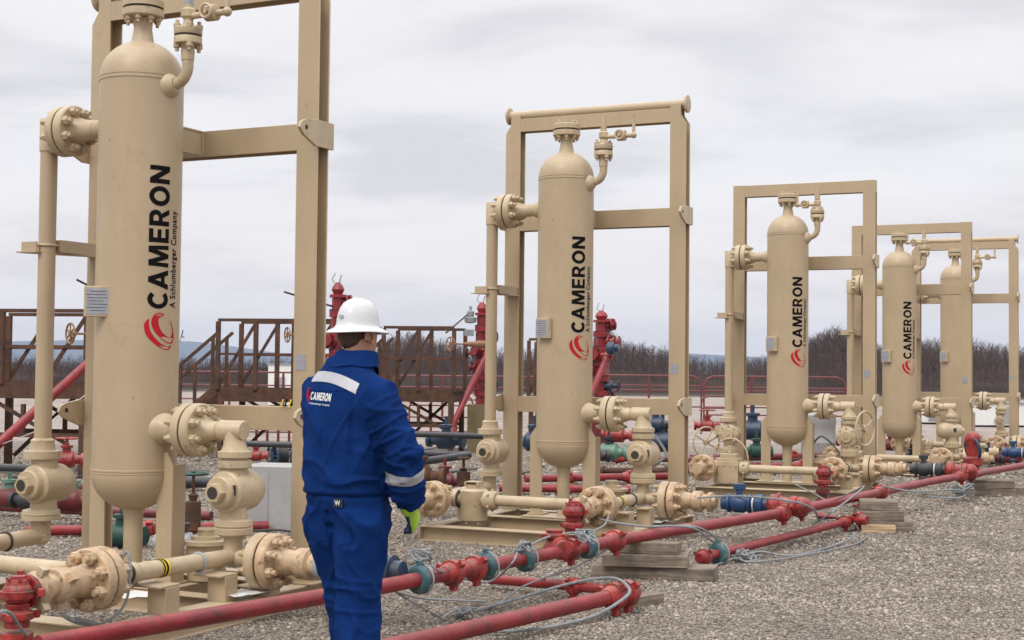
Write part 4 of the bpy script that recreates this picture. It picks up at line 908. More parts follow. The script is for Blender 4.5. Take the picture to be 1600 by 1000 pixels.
def wellhead(label, px, Y, ztop, w_=.16, base=None, red=RED):
    x = at(px, 600, Y).x; root = thing('wellhead_tree', label, 'wellhead', (x, Y, 0), 0, 'red wellhead trees behind the skids')
    a = MB(); z = 0.; prof = []
    b_ = MB(); b_.box((0, 0, ztop*.17), (.5, .5, ztop*.34), base or DRED); b_.build('base', root)
    nblk = 6; z0 = ztop*.30
    hblk = (ztop-z0)/nblk
    for k in range(nblk):
        q = MB(); zc = z0+hblk*(k+.5)
        vr_ = (1.5, 1.2, 1.75, 1.3, 1.6, 1.15)[k]; q.box((0, 0, zc), (w_*vr_, w_*vr_, hblk*.62), red, .3+k*.4); q.lathe((0, 0, zc-hblk*.5), (0, 0, 1), [(0, w_*1.15), (hblk*.16, w_*1.15), (hblk*.17, w_*.7), (hblk*.83, w_*.7), (hblk*.84, w_*1.15), (hblk*.99, w_*1.15)], red, 20)
        for j in range(8):
            an = 2*PI*j/8; q.cyl((w_*.95*math.cos(an), w_*.95*math.sin(an), zc-hblk*.34), (w_*.95*math.cos(an), w_*.95*math.sin(an), zc-hblk*.26), .025, BLACKM, 6)
        if k in (1, 3, 4):
            dd = Vector((1, -.3, 0)) if k != 3 else Vector((-1, .2, 0)); q.wheel(Vector((0, 0, zc))+dd.normalized()*w_*2.5, dd, w_*.8, red if k == 4 else BLACKM, 4, .014); q.lathe((0, 0, zc), dd, [(0, w_*.5), (w_*1.2, w_*.5), (w_*1.25, w_*.75), (w_*1.6, w_*.75), (w_*1.65, w_*.3), (w_*2.4, w_*.3)], red if k != 1 else BLUEP, 16)
        aa = 1.3*k+.4; dv_ = Vector((math.cos(aa), math.sin(aa)*.5, .1*math.sin(3*aa))).normalized(); c_ = Vector((0, 0, zc+hblk*.1))
        q.lathe(c_, dv_, [(0, w_*.55), (w_*1.0, w_*.55), (w_*1.02, w_*.95), (w_*1.25, w_*.95), (w_*1.27, w_*.45), (w_*1.7, w_*.5), (w_*1.72, w_*.8), (w_*1.95, w_*.8)], red, 14)
        q.box(c_+dv_*w_*1.5+Vector((0, 0, w_*.6)), (w_*.7, w_*.7, w_*.5), red if k % 2 else BLACKM, aa)
        for j in range(6):
            x_, y_, _z = frame_of(dv_); an = 2*PI*j/6; q.cyl(c_+dv_*w_*1.1+(x_*math.cos(an)+y_*math.sin(an))*w_*.78, c_+dv_*w_*1.42+(x_*math.cos(an)+y_*math.sin(an))*w_*.78, .018, DRED, 6)
        q.build('valve_block', root)
    q = MB(); q.lathe((0, 0, ztop), (0, 0, 1), [(0, w_*.6), (.08, w_*.9), (.14, w_*.7), (.2, .03)], red, 16); q.cyl((0, 0, ztop+.1), (.05, 0, ztop+.32), .012, GREYP, 6); q.tube([(0, 0, ztop+.1), (-.1, 0, ztop+.25), (-.05, 0, ztop+.35)], .01, GREYP, 6); q.build('cap', root)
    return root
mat_y = mat('dusty_yellow_paint', (.23, .18, .09), .6, .2, 6)
wellhead('tall red wellhead tree rising behind the white hard hat', 526, 23.5, 2.75, .12)
wellhead('red wellhead tree standing behind the nearest vessel', 206, 20.3, 2.2, .12)
wellhead('red wellhead tree with a grey actuator left of the second skid riser pipe', 752, 27, 2.62, .115, mat_y)
wellhead('red wellhead tree partly hidden by the vessel of the second skid', 939, 29.5, 2.6, .15)
hand_wheel_valve('bronze handwheel left of the nearest vessel', at(110, 521, 19.0), (-.75, -.66, 0), .135, stem=.95)
hand_wheel_valve('bronze handwheel just left of the right post of the nearest skid', at(449, 523, 23.2), (-.85, -.52, 0), .12, stem=.85)
hand_wheel_valve('bronze handwheel at the right end of the platform behind the worker', at(704, 537, 25.8), (-.75, -.66, 0), .12, stem=.7)
# grey actuator and stay
a = MB(); a.lathe(at(735, 505, 27), (0, 0, 1), [(0, .05), (.02, .11), (.10, .12), (.12, .06), (.22, .07), (.24, .03), (.32, .03)], GREYP, 16); a.box(at(733, 520, 27), (.18, .15, .12), GREYP); tag(a.build('valve_actuator'), 'small grey actuator beside the red wellhead left of the second skid', 'actuator')
for (p, q, lab) in ((at(697, 520, 26), at(731, 491, 27), 'thin black rod slanting up to the grey actuator'), (at(120, 437, 19.5), at(205, 480, 20.2), 'short black rod showing left of the nearest vessel'), (at(444, 456, 23), at(524, 480, 23.5), 'short black rod showing left of the right post of the nearest skid')):
    hose('rod', [p, q], .016, BLACKM, lab, 'thin black rods in the background', 'rod', 0)
hose('vent_rod', [at(215, 520, 20.2), at(281, 534, 20.2), at(286, 516, 20.2), at(284, 526, 20.2), at(288, 527, 20.2)], .010, ROPED, 'tiny dark hook just right of the nearest vessel', None, 'rod', 0)
# sloping red flowlines from the trees
SG = 'sloping red flowlines coming down from the wellheads'
red_line('sloping_flowline', 'thick red pipe sloping down to the left behind the nearest left riser', [at(200, 512, 17), at(0, 692, 16), at(-60, 740, 15.8)], .055, group=SG)
red_line('sloping_flowline', 'pinkish red pipe sloping down to the left from the wellhead beside the second skid', [at(764, 548, 26.8), at(738, 600, 26.4), at(712, 655, 26), at(703, 690, 26)], .055, unions=[.02, .93], group=SG)
red_line('sloping_flowline', 'pinkish red pipe sloping down behind the vessel of the second skid', [at(950, 556, 29), at(925, 612, 28.5), at(905, 655, 28)], .06, unions=[.03], group=SG)
# blue and orange cap on the tree at 960
q = MB(); q.lathe(at(948, 545, 28.8), (1, -.3, .1), [(0, .09), (.05, .13), (.15, .13), (.17, .08), (.25, .08)], BLUEP, 18); tag(q.build('blue_cap'), 'blue cap on the right side of the wellhead behind the second vessel', 'pipe fitting')
# ------------------------------------------------------------------ red pipe fence along the far side of the yard
def fence_panel(label, px0, px1, Y, ztop, rails, posts, r=.03, m=DRED, round_=True, group='red pipe fence panels along the far side of the yard'):
    a = at(px0, 600, Y); b = at(px1, 600, Y); L = (b-a).length; root = thing('fence_panel', label, 'fence', (a.x, Y, 0), 0, group)
    q = MB(); z1 = rails[-1]
    if round_:
        c = min(.3, L*.2); q.tube([(0, 0, 0), (0, 0, ztop-c), (c*.3, 0, ztop-c*.3), (c, 0, ztop), (L-c, 0, ztop), (L-c*.3, 0, ztop-c*.3), (L, 0, ztop-c), (L, 0, 0)], r, m, 8)
    else: q.cyl((0, 0, ztop), (L, 0, ztop), r, m, 8)
    for z in rails: q.cyl((0, 0, z), (L, 0, z), r*.8, m, 8)
    q.build('rails', root)
    for k in range(posts):
        t = MB(); x = L*(k+1)/(posts+1); t.cyl((x, 0, 0), (x, 0, ztop-.01), r*1.3, m, 8); t.build('fence_post', root)
fence_panel('red pipe fence panel between the nearest vessel and its right post', 275, 610, 46, 1.42, [1.0, .55], 3)
fence_panel('red pipe fence panel running behind the worker and the second riser', 612, 930, 46, 1.36, [1.0, .6], 3)
fence_panel('red pipe fence panel between the second vessel and its right post', 932, 1096, 46, 1.44, [1.12, .97, .45], 1)
fence_panel('red pipe fence panel with rounded corners between the second and third skids', 1100, 1322, 46, 1.44, [1.08, .97, .45, .2], 2)
fence_panel('low dark red railing on pale ground right of the worker', 640, 742, 33, .98, [.72, .45, .12], 2, .022, group='low dark red railings on the pale ground')
fence_panel('low dark red railing behind the low cross beam of the nearest skid', 385, 470, 30, .62, [.42, .2], 4, .022, group='low dark red railings on the pale ground')
fence_panel('low dark red railing behind the left riser of the third skid', 1096, 1150, 36, .95, [.65, .3], 0, .022, group='low dark red railings on the pale ground')
# ------------------------------------------------------------------ clutter on the gravel behind the skids
def ground_pipe(label, p, q, r, m, n_un=2, group='low pipes lying on the gravel behind the skids'):
    red_line('ground_pipe', label, [p, q], r, unions=[(k+.7)/(n_un+.4) for k in range(n_un)] if m in (RED, DRED) else [], group=group, m=m, cat='pipe')
ground_pipe('red pipe on the gravel behind the drain of the nearest vessel', gr(40, 830, .06), gr(420, 822, .06), .045, RED, 1)
ground_pipe('dark red pipe on the gravel behind the left riser of the nearest skid', gr(-40, 790, .1), gr(330, 806, .1), .045, DRED, 1)
ground_pipe('black pipe at knee height left of the nearest left valve', at(-30, 729, 13.5), at(70, 733, 13.2), .035, BLACKM, 0)
ground_pipe('thin black pipe above the white block behind the nearest skid', at(378, 693, 17), at(470, 696, 17), .035, BLACKM, 0)
ground_pipe('dark pipe stub with fittings beside the nearest right valve', at(275, 752, 13), at(330, 754, 13), .05, BLACKM, 0)
ground_pipe('red pipe on the gravel behind the vessel of the second skid', gr(820, 748, .1), gr(1050, 744, .1), .05, RED, 2)
ground_pipe('second red pipe on the gravel behind the vessel of the second skid', gr(780, 762, .08), gr(985, 765, .08), .05, RED, 1)
ground_pipe('dark red pipe farther back behind the second skid', gr(900, 715, .1), gr(1130, 719, .1), .05, DRED, 2)
ground_pipe('red pipe on the gravel behind the third skid', gr(1060, 730, .1), gr(1330, 728, .1), .06, RED, 2)
ground_pipe('second red pipe on the gravel behind the third skid', gr(1080, 716, .1), gr(1300, 712, .1), .06, DRED, 2)
ground_pipe('red pipe running past the farthest skid at the right edge', at(1560, 712, 24), at(1660, 706, 25), .07, RED, 2)
ground_pipe('long black pipe level with the valve, right of the worker', at(640, 678, 19), at(765, 682, 19), .04, BLACKM, 0)
ground_pipe('upper of two dark grey pipes meeting right of the worker', at(640, 708, 17.5), at(735, 711, 17.5), .04, BLACKM, 0)
ground_pipe('lower of two dark grey pipes meeting right of the worker', at(640, 724, 16.5), at(733, 711, 17.3), .045, BLACKM, 0)
def lump(name, label, px, py, Y, r, m, cat='pipe fitting', kind='valve', m2=None, group=None):
    """a wellsite valve: two flanged ends, a body and a stem with a small wheel"""
    p = at(px, py, Y); root = thing(name, label, cat, p, random.uniform(-.4, .2), group)
    a = MB(); a.lathe((-r*2.2, 0, 0), (1, 0, 0), [(0, r*.8), (r*.4, r*.8), (r*.45, r*.5), (r*1.1, r*.6), (r*1.4, r), (r*3, r), (r*3.3, r*.6), (r*3.9, r*.5), (r*4, r*.8), (r*4.4, r*.8)], m, 20); a.build('body', root)
    b = MB(); b.lathe((0, 0, r*.6), (0, 0, 1), [(0, r*.55), (r*.8, r*.5), (r*.85, r*.75), (r*1.15, r*.75), (r*1.2, r*.2), (r*2.1, r*.2)], m2 or m, 14); b.build('bonnet', root)
    if kind == 'wheel': c = MB(); c.wheel((0, 0, r*2.6), (0, 0, 1), r*1.3, m2 or m, 4, r*.12); c.build('handwheel', root)
    return root
VG = 'valves and fittings on the gravel behind the skids'
for a_ in (('dark green and red valve left of the nearest left riser', 15, 778, 13.5, .10, DRED, 'valve', LGREEN), ('pale green capped fitting just behind the nearest left riser', 45, 782, 13.3, .085, BLACKM, 'valve', LGREEN),
           ('dark red valve behind the left post of the nearest skid', 112, 782, 13.6, .11, DRED, 'valve', LGREEN), ('bright red valve head left of the left post of the nearest skid', 104, 718, 15, .085, RED2, 'wheel', RED2),
           ('green valve between the legs of the nearest vessel', 190, 836, 12, .10, GREENP, 'valve', GREENP), ('grey valve between vessel leg and check valve of the nearest skid', 283, 850, 12, .10, GREYP, 'valve', BLACKM),
           ('small red valve above the white block', 400, 712, 18, .07, RED2, 'valve', RED2), ('brown rounded valve just right of the reflective sleeve band', 655, 745, 14.5, .12, RUST, 'valve', RUST),
           ('dark red valve behind the front flange of the second skid', 695, 752, 14.8, .09, DRED, 'valve', DRED), ('teal valve under the long black pipe right of the worker', 697, 688, 19.2, .12, BLUEP, 'valve', BLUEP),
           ('red valve on the pipe behind the side flange of the second skid', 965, 680, 18, .09, RED2, 'valve', DRED), ('pale green pipe fitting behind the right column of the second skid', 952, 706, 18, .11, LGREEN, 'valve', BLACKM),
           ('dark brown valve between the second vessel and its right column', 925, 712, 17.8, .10, BLACKM, 'valve', RUST), ('blue valve high behind the right column of the second skid', 1024, 663, 22, .12, BLUEP, 'valve', BLUEP),
           ('large dark blue valve behind the right column of the second skid', 1035, 690, 22, .16, BLUEP, 'valve', BLACKM), ('blue painted head between the left post and vessel of the second skid', 835, 690, 18, .12, BLUEP, 'valve', BLUEP),
           ('red valve cluster behind the left valve of the third skid', 1105, 665, 24, .10, RED2, 'wheel', RED2), ('dark blue motor between the left post and vessel of the third skid', 1176, 672, 25, .17, BLUEP, 'valve', BLUEP),
           ('dark green sloping fitting behind the left leg of the third vessel', 1182, 705, 22, .11, GREENP, 'valve', GREENP), ('red valve behind the right column of the third skid', 1292, 690, 26, .10, RED2, 'valve', DRED),
           ('red fitting under the vessel of the fourth skid', 1392, 695, 27, .11, DRED, 'valve', DRED), ('blue valve left of the front flange of the fourth skid', 1425, 716, 23, .085, BLUEP, 'valve', BLUEP),
           ('blue valve on the red pipe at the right edge', 1545, 716, 24, .10, BLUEP, 'valve', BLUEP), ('dark red valve on the red pipe at the right edge', 1572, 715, 24, .09, DRED, 'valve', DRED)):
    lump('wellsite_valve', a_[0], a_[1], a_[2], a_[3], a_[4], a_[5], 'valve', a_[6], a_[7], VG)
# upright brown needle valve with green wheel
def needle(label, px, py0, py1, Y, m, mw, wr):
    p = at(px, py1, Y); top = at(px, py0, Y).z-p.z; root = thing('needle_valve', label, 'valve', (p.x, p.y, p.z), 0, 'upright stem valves behind the skids')
    a = MB(); a.lathe((0, 0, 0), (0, 0, 1), [(0, .07), (top*.5, .07), (top*.52, .03), (top*.62, .045), (top*.66, .015), (top*.98, .014)], m, 16); a.build('body', root)
    b = MB(); b.wheel((0, 0, top), (0, 0, 1), wr, mw, 4, .014); b.build('handwheel', root)
needle('brown upright valve with a dark green handwheel behind the nearest skid', 301, 740, 828, 12.5, RUST, GREENP, .12)
needle('small brown upright valve behind the front valve of the second skid', 724, 716, 758, 14.6, RUST, RUST, .05)
# more loose lines and litter behind the skids
LG = 'loose hoses and cables lying behind the skids'
hose('ground_hose', [gr(20, 745, .03), gr(90, 752, .02), gr(150, 742, .03), gr(230, 760, .02), gr(310, 748, .04), gr(370, 756, .02)], .018, BLACKM, 'black hose winding across the gravel behind the nearest vessel', LG, 'hose')
hose('ground_hose', [gr(200, 790, .03), gr(225, 805, .02), gr(262, 792, .06), gr(292, 815, .02), gr(330, 800, .02)], .012, ROPE, 'pale hose looping between the drain and the brown upright valve', LG, 'hose')
hose('ground_hose', [w2(0, -.2, -.1, .16), w2(0, -.05, .1, .35), w2(0, .1, .15, .42), w2(0, .3, .1, .30), w2(0, .4, .2, .16)], .007, WHITEP, 'thin white cable curling behind the right leg of the nearest vessel', LG, 'cable')
hose('ground_hose', [gr(640, 745, .03), gr(700, 738, .02), gr(760, 732, .02), gr(810, 740, .02), gr(850, 728, .03)], .016, BLACKM, 'black hose on the gravel behind the front valve of the second skid', LG, 'hose')
hose('ground_hose', [gr(650, 706, .03), gr(690, 698, .02), gr(730, 702, .03), gr(770, 694, .02), gr(820, 700, .02)], .018, ROPE, 'grey hose on the pale ground right of the worker', LG, 'hose')
hose('ground_hose', [at(1010, 668, 21), at(1030, 690, 20.5), at(1040, 712, 20), at(1020, 728, 19.5)], .02, ROPED, 'dark hose hanging beside the right post of the second skid', LG, 'hose')
hose('ground_hose', [gr(930, 700, .05), gr(955, 692, .03), gr(985, 704, .12), gr(1010, 694, .03), gr(1040, 700, .03)], .02, ROPE, 'grey hose behind the right column of the second skid', LG, 'hose')
hose('ground_hose', [gr(1210, 742, .05), gr(1232, 722, .25), gr(1262, 716, .3), gr(1275, 730, .1)], .016, BLACKM, 'black hose curling behind the right leg of the third vessel', LG, 'hose')
hose('ground_hose', [w2(2, .2, -.3, .60), w2(2, .35, -.45, .72), w2(2, .5, -.4, .60), w2(2, .62, -.45, .45)], .012, ROPED, 'dark hose arching left of the handwheel valve of the third skid', LG, 'hose')
hose('ground_hose', [at(1368, 632, 24), at(1364, 668, 23.6), at(1360, 700, 23.2), at(1358, 745, 22.6)], .016, ROPE, 'pale strap hanging down beside the right post of the third skid', LG, 'strap')
hose('ground_hose', [at(168, 692, 12), at(178, 697, 12), at(205, 698, 12.2), at(215, 693, 12.3)], .010, RED, 'short red hose loop left of the nearest vessel', LG, 'hose')
for k_, (x_, y_, lab) in enumerate(((262, 760, 'rusty pipe stub lying behind the right leg of the nearest vessel'), (80, 765, 'rusty pipe stub lying behind the nearest left valve'), (1010, 735, 'rusty pipe stub behind the side flange of the second skid'), (940, 735, 'rusty pipe stub behind the right leg of the second vessel'))):
    p_ = gr(x_, y_, .07); q_ = p_+Vector((.5+.15*k_, .2-.2*k_, .03)); mb_ = MB(); mb_.cyl(p_, q_, .045, RUST); mb_.lathe(p_, q_-p_, [(0, .07), (.05, .07)], RUST, 16); mb_.lathe(q_, p_-q_, [(0, .07), (.05, .07)], RUST, 16); tag(mb_.build('pipe_stub'), lab, 'pipe', 'rusty pipe stubs behind the skids')
for (u_, a_, b_, z_, rz_, lab) in ((0, .42, -.95, .155, .3, 'crumpled white sheet on the cross member of the nearest skid'), (0, .88, -.62, .16, .9, 'white sheet on the right rail of the nearest skid'), (1, .86, -.62, .15, .6, 'white sheet on the right rail of the second skid')):
    c_ = w2(u_, a_, b_, z_+.003); mb_ = MB(); n_ = 6; V_ = [(x*.05-.15, y*.035-.1, .02*noise.noise(Vector((x*.9, y*.9, u_+a_)))+.012) for y in range(n_+1) for x in range(n_+1)]; mb_.add(V_, [(j*(n_+1)+i, j*(n_+1)+i+1, (j+1)*(n_+1)+i+1, (j+1)*(n_+1)+i) for j in range(n_) for i in range(n_)], WHITEP); o_ = mb_.build('paper_sheet'); o_.location = c_; o_.rotation_euler = (0, 0, rz_); sm_ = o_.modifiers.new('s', 'SOLIDIFY'); sm_.thickness = .002; tag(o_, lab, 'paper', 'white sheets left on the skids')
# concrete block, hose reel, tanks
p = gr(421, 832, 0)
b = MB(); b.box((0, 0, .30), (.56, .6, .60), WHITEC); b.box((0, -.302, .30), (.012, .006, .56), GREYP); o = b.build('concrete_block', None, .012); o.location = (p.x+.02, p.y+.35, 0); o.rotation_euler = (0, 0, -.16); tag(o, 'white concrete block left of the right post of the nearest skid', 'block')
p = at(437, 712, 19.5); root = thing('hose_reel', 'blue hose reel behind the white concrete block', 'hose reel', p, .6)
a = MB(); a.torus((-.10, 0, 0), (1, 0, 0), .17, .02, BLUEP); a.torus((.10, 0, 0), (1, 0, 0), .17, .02, BLUEP); a.cyl((-.12, 0, 0), (.12, 0, 0), .05, BLUEP)
for k in range(4):
    for s in (-.1, .1): an = PI*k/4; a.cyl((s, .16*math.cos(an), .16*math.sin(an)), (s, -.16*math.cos(an), -.16*math.sin(an)), .01, BLUEP, 6)
a.build('drum', root)
a = MB()
for k in range(6): a.torus((-.07+.028*k, 0, 0), (1, 0, 0), .125, .014, BLACKM, 24, 6)
a.build('hose', root)
b = MB(); b.lathe((0, 0, 0), (0, 0, 1), [(0, .28), (.02, .30), (.3, .30), (.31, .305), (.33, .305), (.34, .30), (.62, .30), (.64, .31), (.80, .31), (.82, .28)], WHITEC, 28); p = gr(1288, 722, 0); o = b.build('white_drum'); o.location = (p.x, p.y+.5, 0); tag(o, 'white drum behind the right leg of the third vessel', 'drum')
for (px, py, Y, sx_, sz, m, lab) in ((440, 580, 60, 1.0, .55, WHITEP, 'small white cabin seen beside the right post of the nearest skid'), (1445, 650, 46, 1.6, 1.4, WHITEP, 'white cabin behind the right flange of the fourth skid'), (1550, 668, 44, 2.6, 1.5, WHITEP, 'long white cabin behind the right column of the farthest skid')):
    p = at(px, py, Y); root = thing('cabin', lab, 'cabin', (p.x, Y, 0), .1, 'white cabins at the back of the yard')
    zt = p.z+sz/2; a = MB(); a.b2((-sx_/2, -.8, .05), (sx_/2, .8, zt), m); a.build('wall', root, .01)
    a = MB(); a.b2((-sx_/2-.05, -.86, zt), (sx_/2+.05, .86, zt+.05), GREYP); a.build('roof', root)
    a = MB(); a.b2((-.2, -.815, .1), (.2, -.8005, min(zt-.1, 1.2)), GREYP); a.build('door', root)
# yellow sack-like base and pump left of the second riser
# papers / tape on the nearest cross beam
hz_t = MB()
for k in range(3):
    hz_t.prism([(0, 0), (.012, 0), (.03, .05), (.018, .05)], w2(0, .70+.03*k, -.012, 1.262)-Vector((0, 0, 0)), (math.cos(-.453), math.sin(-.453), 0), (0, 0, 1), (-math.sin(-.453), math.cos(-.453), 0), .002, BLACK if k % 2 else YEL)
tag(hz_t.build('hazard_tape'), 'scrap of black and yellow hazard tape on the cross beam beside the worker', 'tape')
# haze: thin even air over the whole yard and out past the hills
hm = bpy.data.meshes.new('haze'); X0, X1, Y0, Y1, Zb, Zt = -5200, 5200, -200, 7000, -3, 190
hm.from_pydata([(x, y, z) for z in (Zb, Zt) for y in (Y0, Y1) for x in (X0, X1)], [], [(0, 2, 3, 1), (4, 5, 7, 6), (0, 1, 5, 4), (2, 6, 7, 3), (0, 4, 6, 2), (1, 3, 7, 5)])
ho = bpy.data.objects.new('haze', hm); COL.objects.link(ho); ho['kind'] = 'stuff'
m = bpy.data.materials.new('haze'); m.use_nodes = True; t = m.node_tree; t.nodes.clear(); pv = t.nodes.new('ShaderNodeVolumePrincipled'); pv.inputs['Color'].default_value = (.68, .79, .97, 1); pv.inputs['Density'].default_value = .00015; pv.inputs['Anisotropy'].default_value = 0
mo = t.nodes.new('ShaderNodeOutputMaterial'); t.links.new(pv.outputs[0], mo.inputs['Volume']); hm.materials.append(m)
tag(ho, 'thin bluish haze filling the air out to the hills', 'haze')
# ------------------------------------------------------------------ the worker
COV = mat('royal_blue_coverall', (.0045, .027, .130), .9, .2, 7, .35, 260, spec=.08)
SKIN = mat('skin', (.42, .21, .14), .5, .06, 20)
HAIRM = mat('brown_hair', (.07, .035, .018), .6, .3, 120, .6, 300)
HATM = mat('white_hard_hat', (.60, .605, .62), .22, .02, 5, dust=(.7, .7, .68, .2))
REFL = mat('silver_reflective_tape', (.40, .40, .43), .35, .06, 30, .1, 300)
GLOVB = mat('dark_blue_glove', (.012, .035, .10), .7, .1, 20, .4, 200)
GLOVY = mat('lime_glove', (.38, .60, .05), .6, .1, 20, .3, 200)
BOOT = mat('brown_leather_boot', (.12, .065, .035), .6, .2, 15, .3, 100)
PX0 = at(546, 600, 6.5).x; PROT = -math.radians(36)
per = thing('person', 'person in blue coveralls and white hard hat seen from behind, looking at the skids', 'person', (PX0, 6.5, 0), PROT)
per.scale = (1.08, 1.08, 1.015)
def loft(rings, seg=28):
    """rings: (centre, half width x, half depth y, axis or None) -> closed mesh"""
    V = []; Fc = []; n = len(rings)
    for i, rg in enumerate(rings):
        c = Vector(rg[0]); rx, ry = rg[1], rg[2]
        if len(rg) > 3 and rg[3] is not None: R = Matrix(rg[3]).transposed()
        else:
            a = Vector(rings[max(0, i-1)][0]); b = Vector(rings[min(n-1, i+1)][0]); d = (b-a).normalized()
            x = Vector((1, 0, 0))-d*d.x; x.normalize(); y = d.cross(x); R = Matrix((x, y, d)).transposed()
        for k in range(seg):
            t = 2*PI*k/seg; ct, st = math.cos(t), math.sin(t); p = 2.3
            V.append(c+R @ Vector((rx*math.copysign(abs(ct)**(2/p), ct), ry*math.copysign(abs(st)**(2/p), st), 0)))
    for i in range(n-1):
        for k in range(seg): Fc.append((i*seg+k, i*seg+(k+1) % seg, (i+1)*seg+(k+1) % seg, (i+1)*seg+k))
    Fc.append(tuple(range(seg))[::-1]); Fc.append(tuple((n-1)*seg+k for k in range(seg)))
    return V, Fc
H3 = ((1, 0, 0), (0, 1, 0), (0, 0, 1))
def fuse(name, lofts, voxel, smooth, mat_, parent, disp=None):
    V = []; Fc = []
    for v, f in lofts: o = len(V); V += v; Fc += [tuple(i+o for i in q) for q in f]
    me = bpy.data.meshes.new(name); me.from_pydata([tuple(v) for v in V], [], Fc); o = bpy.data.objects.new(name, me); COL.objects.link(o)
    bm = bmesh.new(); bm.from_mesh(me); bmesh.ops.recalc_face_normals(bm, faces=bm.faces); bm.to_mesh(me); bm.free()
    r = o.modifiers.new('r', 'REMESH'); r.mode = 'VOXEL'; r.voxel_size = voxel
    s = o.modifiers.new('s', 'SMOOTH'); s.factor = .5; s.iterations = smooth
    dg = bpy.context.evaluated_depsgraph_get(); me2 = bpy.data.meshes.new_from_object(o.evaluated_get(dg)); o.modifiers.clear(); o.data = me2; bpy.data.meshes.remove(me); me2.name = name
    if disp:
        n = len(me2.vertices); co = np.empty(n*3); me2.vertices.foreach_get('co', co); co = co.reshape(-1, 3); no = np.empty(n*3); me2.vertex_normals.foreach_get('vector', no); no = no.reshape(-1, 3)
        d = np.array([disp(Vector(c)) for c in co]); co += no*d[:, None]; me2.vertices.foreach_set('co', co.reshape(-1)); me2.update()
    me2.materials.clear(); me2.materials.append(mat_)
    for p in me2.polygons: p.use_smooth = True
    o.parent = parent; return o
# joints (person space: x right, y forward)
SHR, ELR, WRR = Vector((.168, -.01, 1.372)), Vector((.272, .03, 1.125)), Vector((.230, .130, .880))
SHL, ELL, WRL = Vector((-.178, -.0, 1.395)), Vector((-.225, .09, 1.13)), Vector((-.12, .30, 1.03))
def limb(pts, rad, seg=22): return loft([(p, r, r*q) for p, (r, q) in zip(pts, rad)], seg)
def bez(a, b, t): return a.lerp(b, t)
torso = loft([((0, .0, .80), .15, .125, H3), ((0, 0, .87), .176, .143, H3), ((0, .0, .92), .180, .148, H3), ((0, -.005, .95), .184, .151, H3), ((0, -.01, 1.01), .190, .157, H3), ((0, -.01, 1.12), .196, .155, H3), ((0, -.015, 1.24), .203, .150, H3), ((0, -.02, 1.32), .205, .143, H3), ((0, -.02, 1.39), .200, .128, H3), ((0, -.015, 1.44), .172, .108, H3), ((0, -.005, 1.485), .112, .090, H3), ((0, .005, 1.535), .082, .078, H3)], 36)
armr = limb([Vector((.10, -.01, 1.395)), SHR, bez(SHR, ELR, .35), bez(SHR, ELR, .75), ELR, bez(ELR, WRR, .35), bez(ELR, WRR, .75), bez(ELR, WRR, .98), bez(ELR, WRR, 1.0)], [(.084, 1), (.082, 1), (.082, 1.), (.078, 1), (.080, 1), (.079, 1), (.074, 1), (.062, 1), (.045, 1)])
arml = limb([Vector((-.10, -.01, 1.39)), SHL, bez(SHL, ELL, .35), bez(SHL, ELL, .75), ELL, bez(ELL, WRL, .35), bez(ELL, WRL, .8), WRL], [(.080, 1), (.078, 1), (.076, 1), (.074, 1), (.076, 1), (.070, 1), (.058, 1), (.04, 1)])
def leg(s, off): return loft([((s*.080, .0, .87), .096, .138, H3), ((s*.083, .0, .78), .108, .125, H3), ((s*.080, off*.25, .66), .103, .115, H3), ((s*.080, off*.6, .50), .088, .100, H3), ((s*.086, off*.85, .36), .084, .098, H3), ((s*.088, off, .2), .082, .094, H3), ((s*.090, off, .07), .088, .10, H3)], 26)
def seg_d(p, a, b):
    ab = b-a; t = max(0, min(1, (p-a).dot(ab)/ab.length_squared)); return (p-a-ab*t).length, t
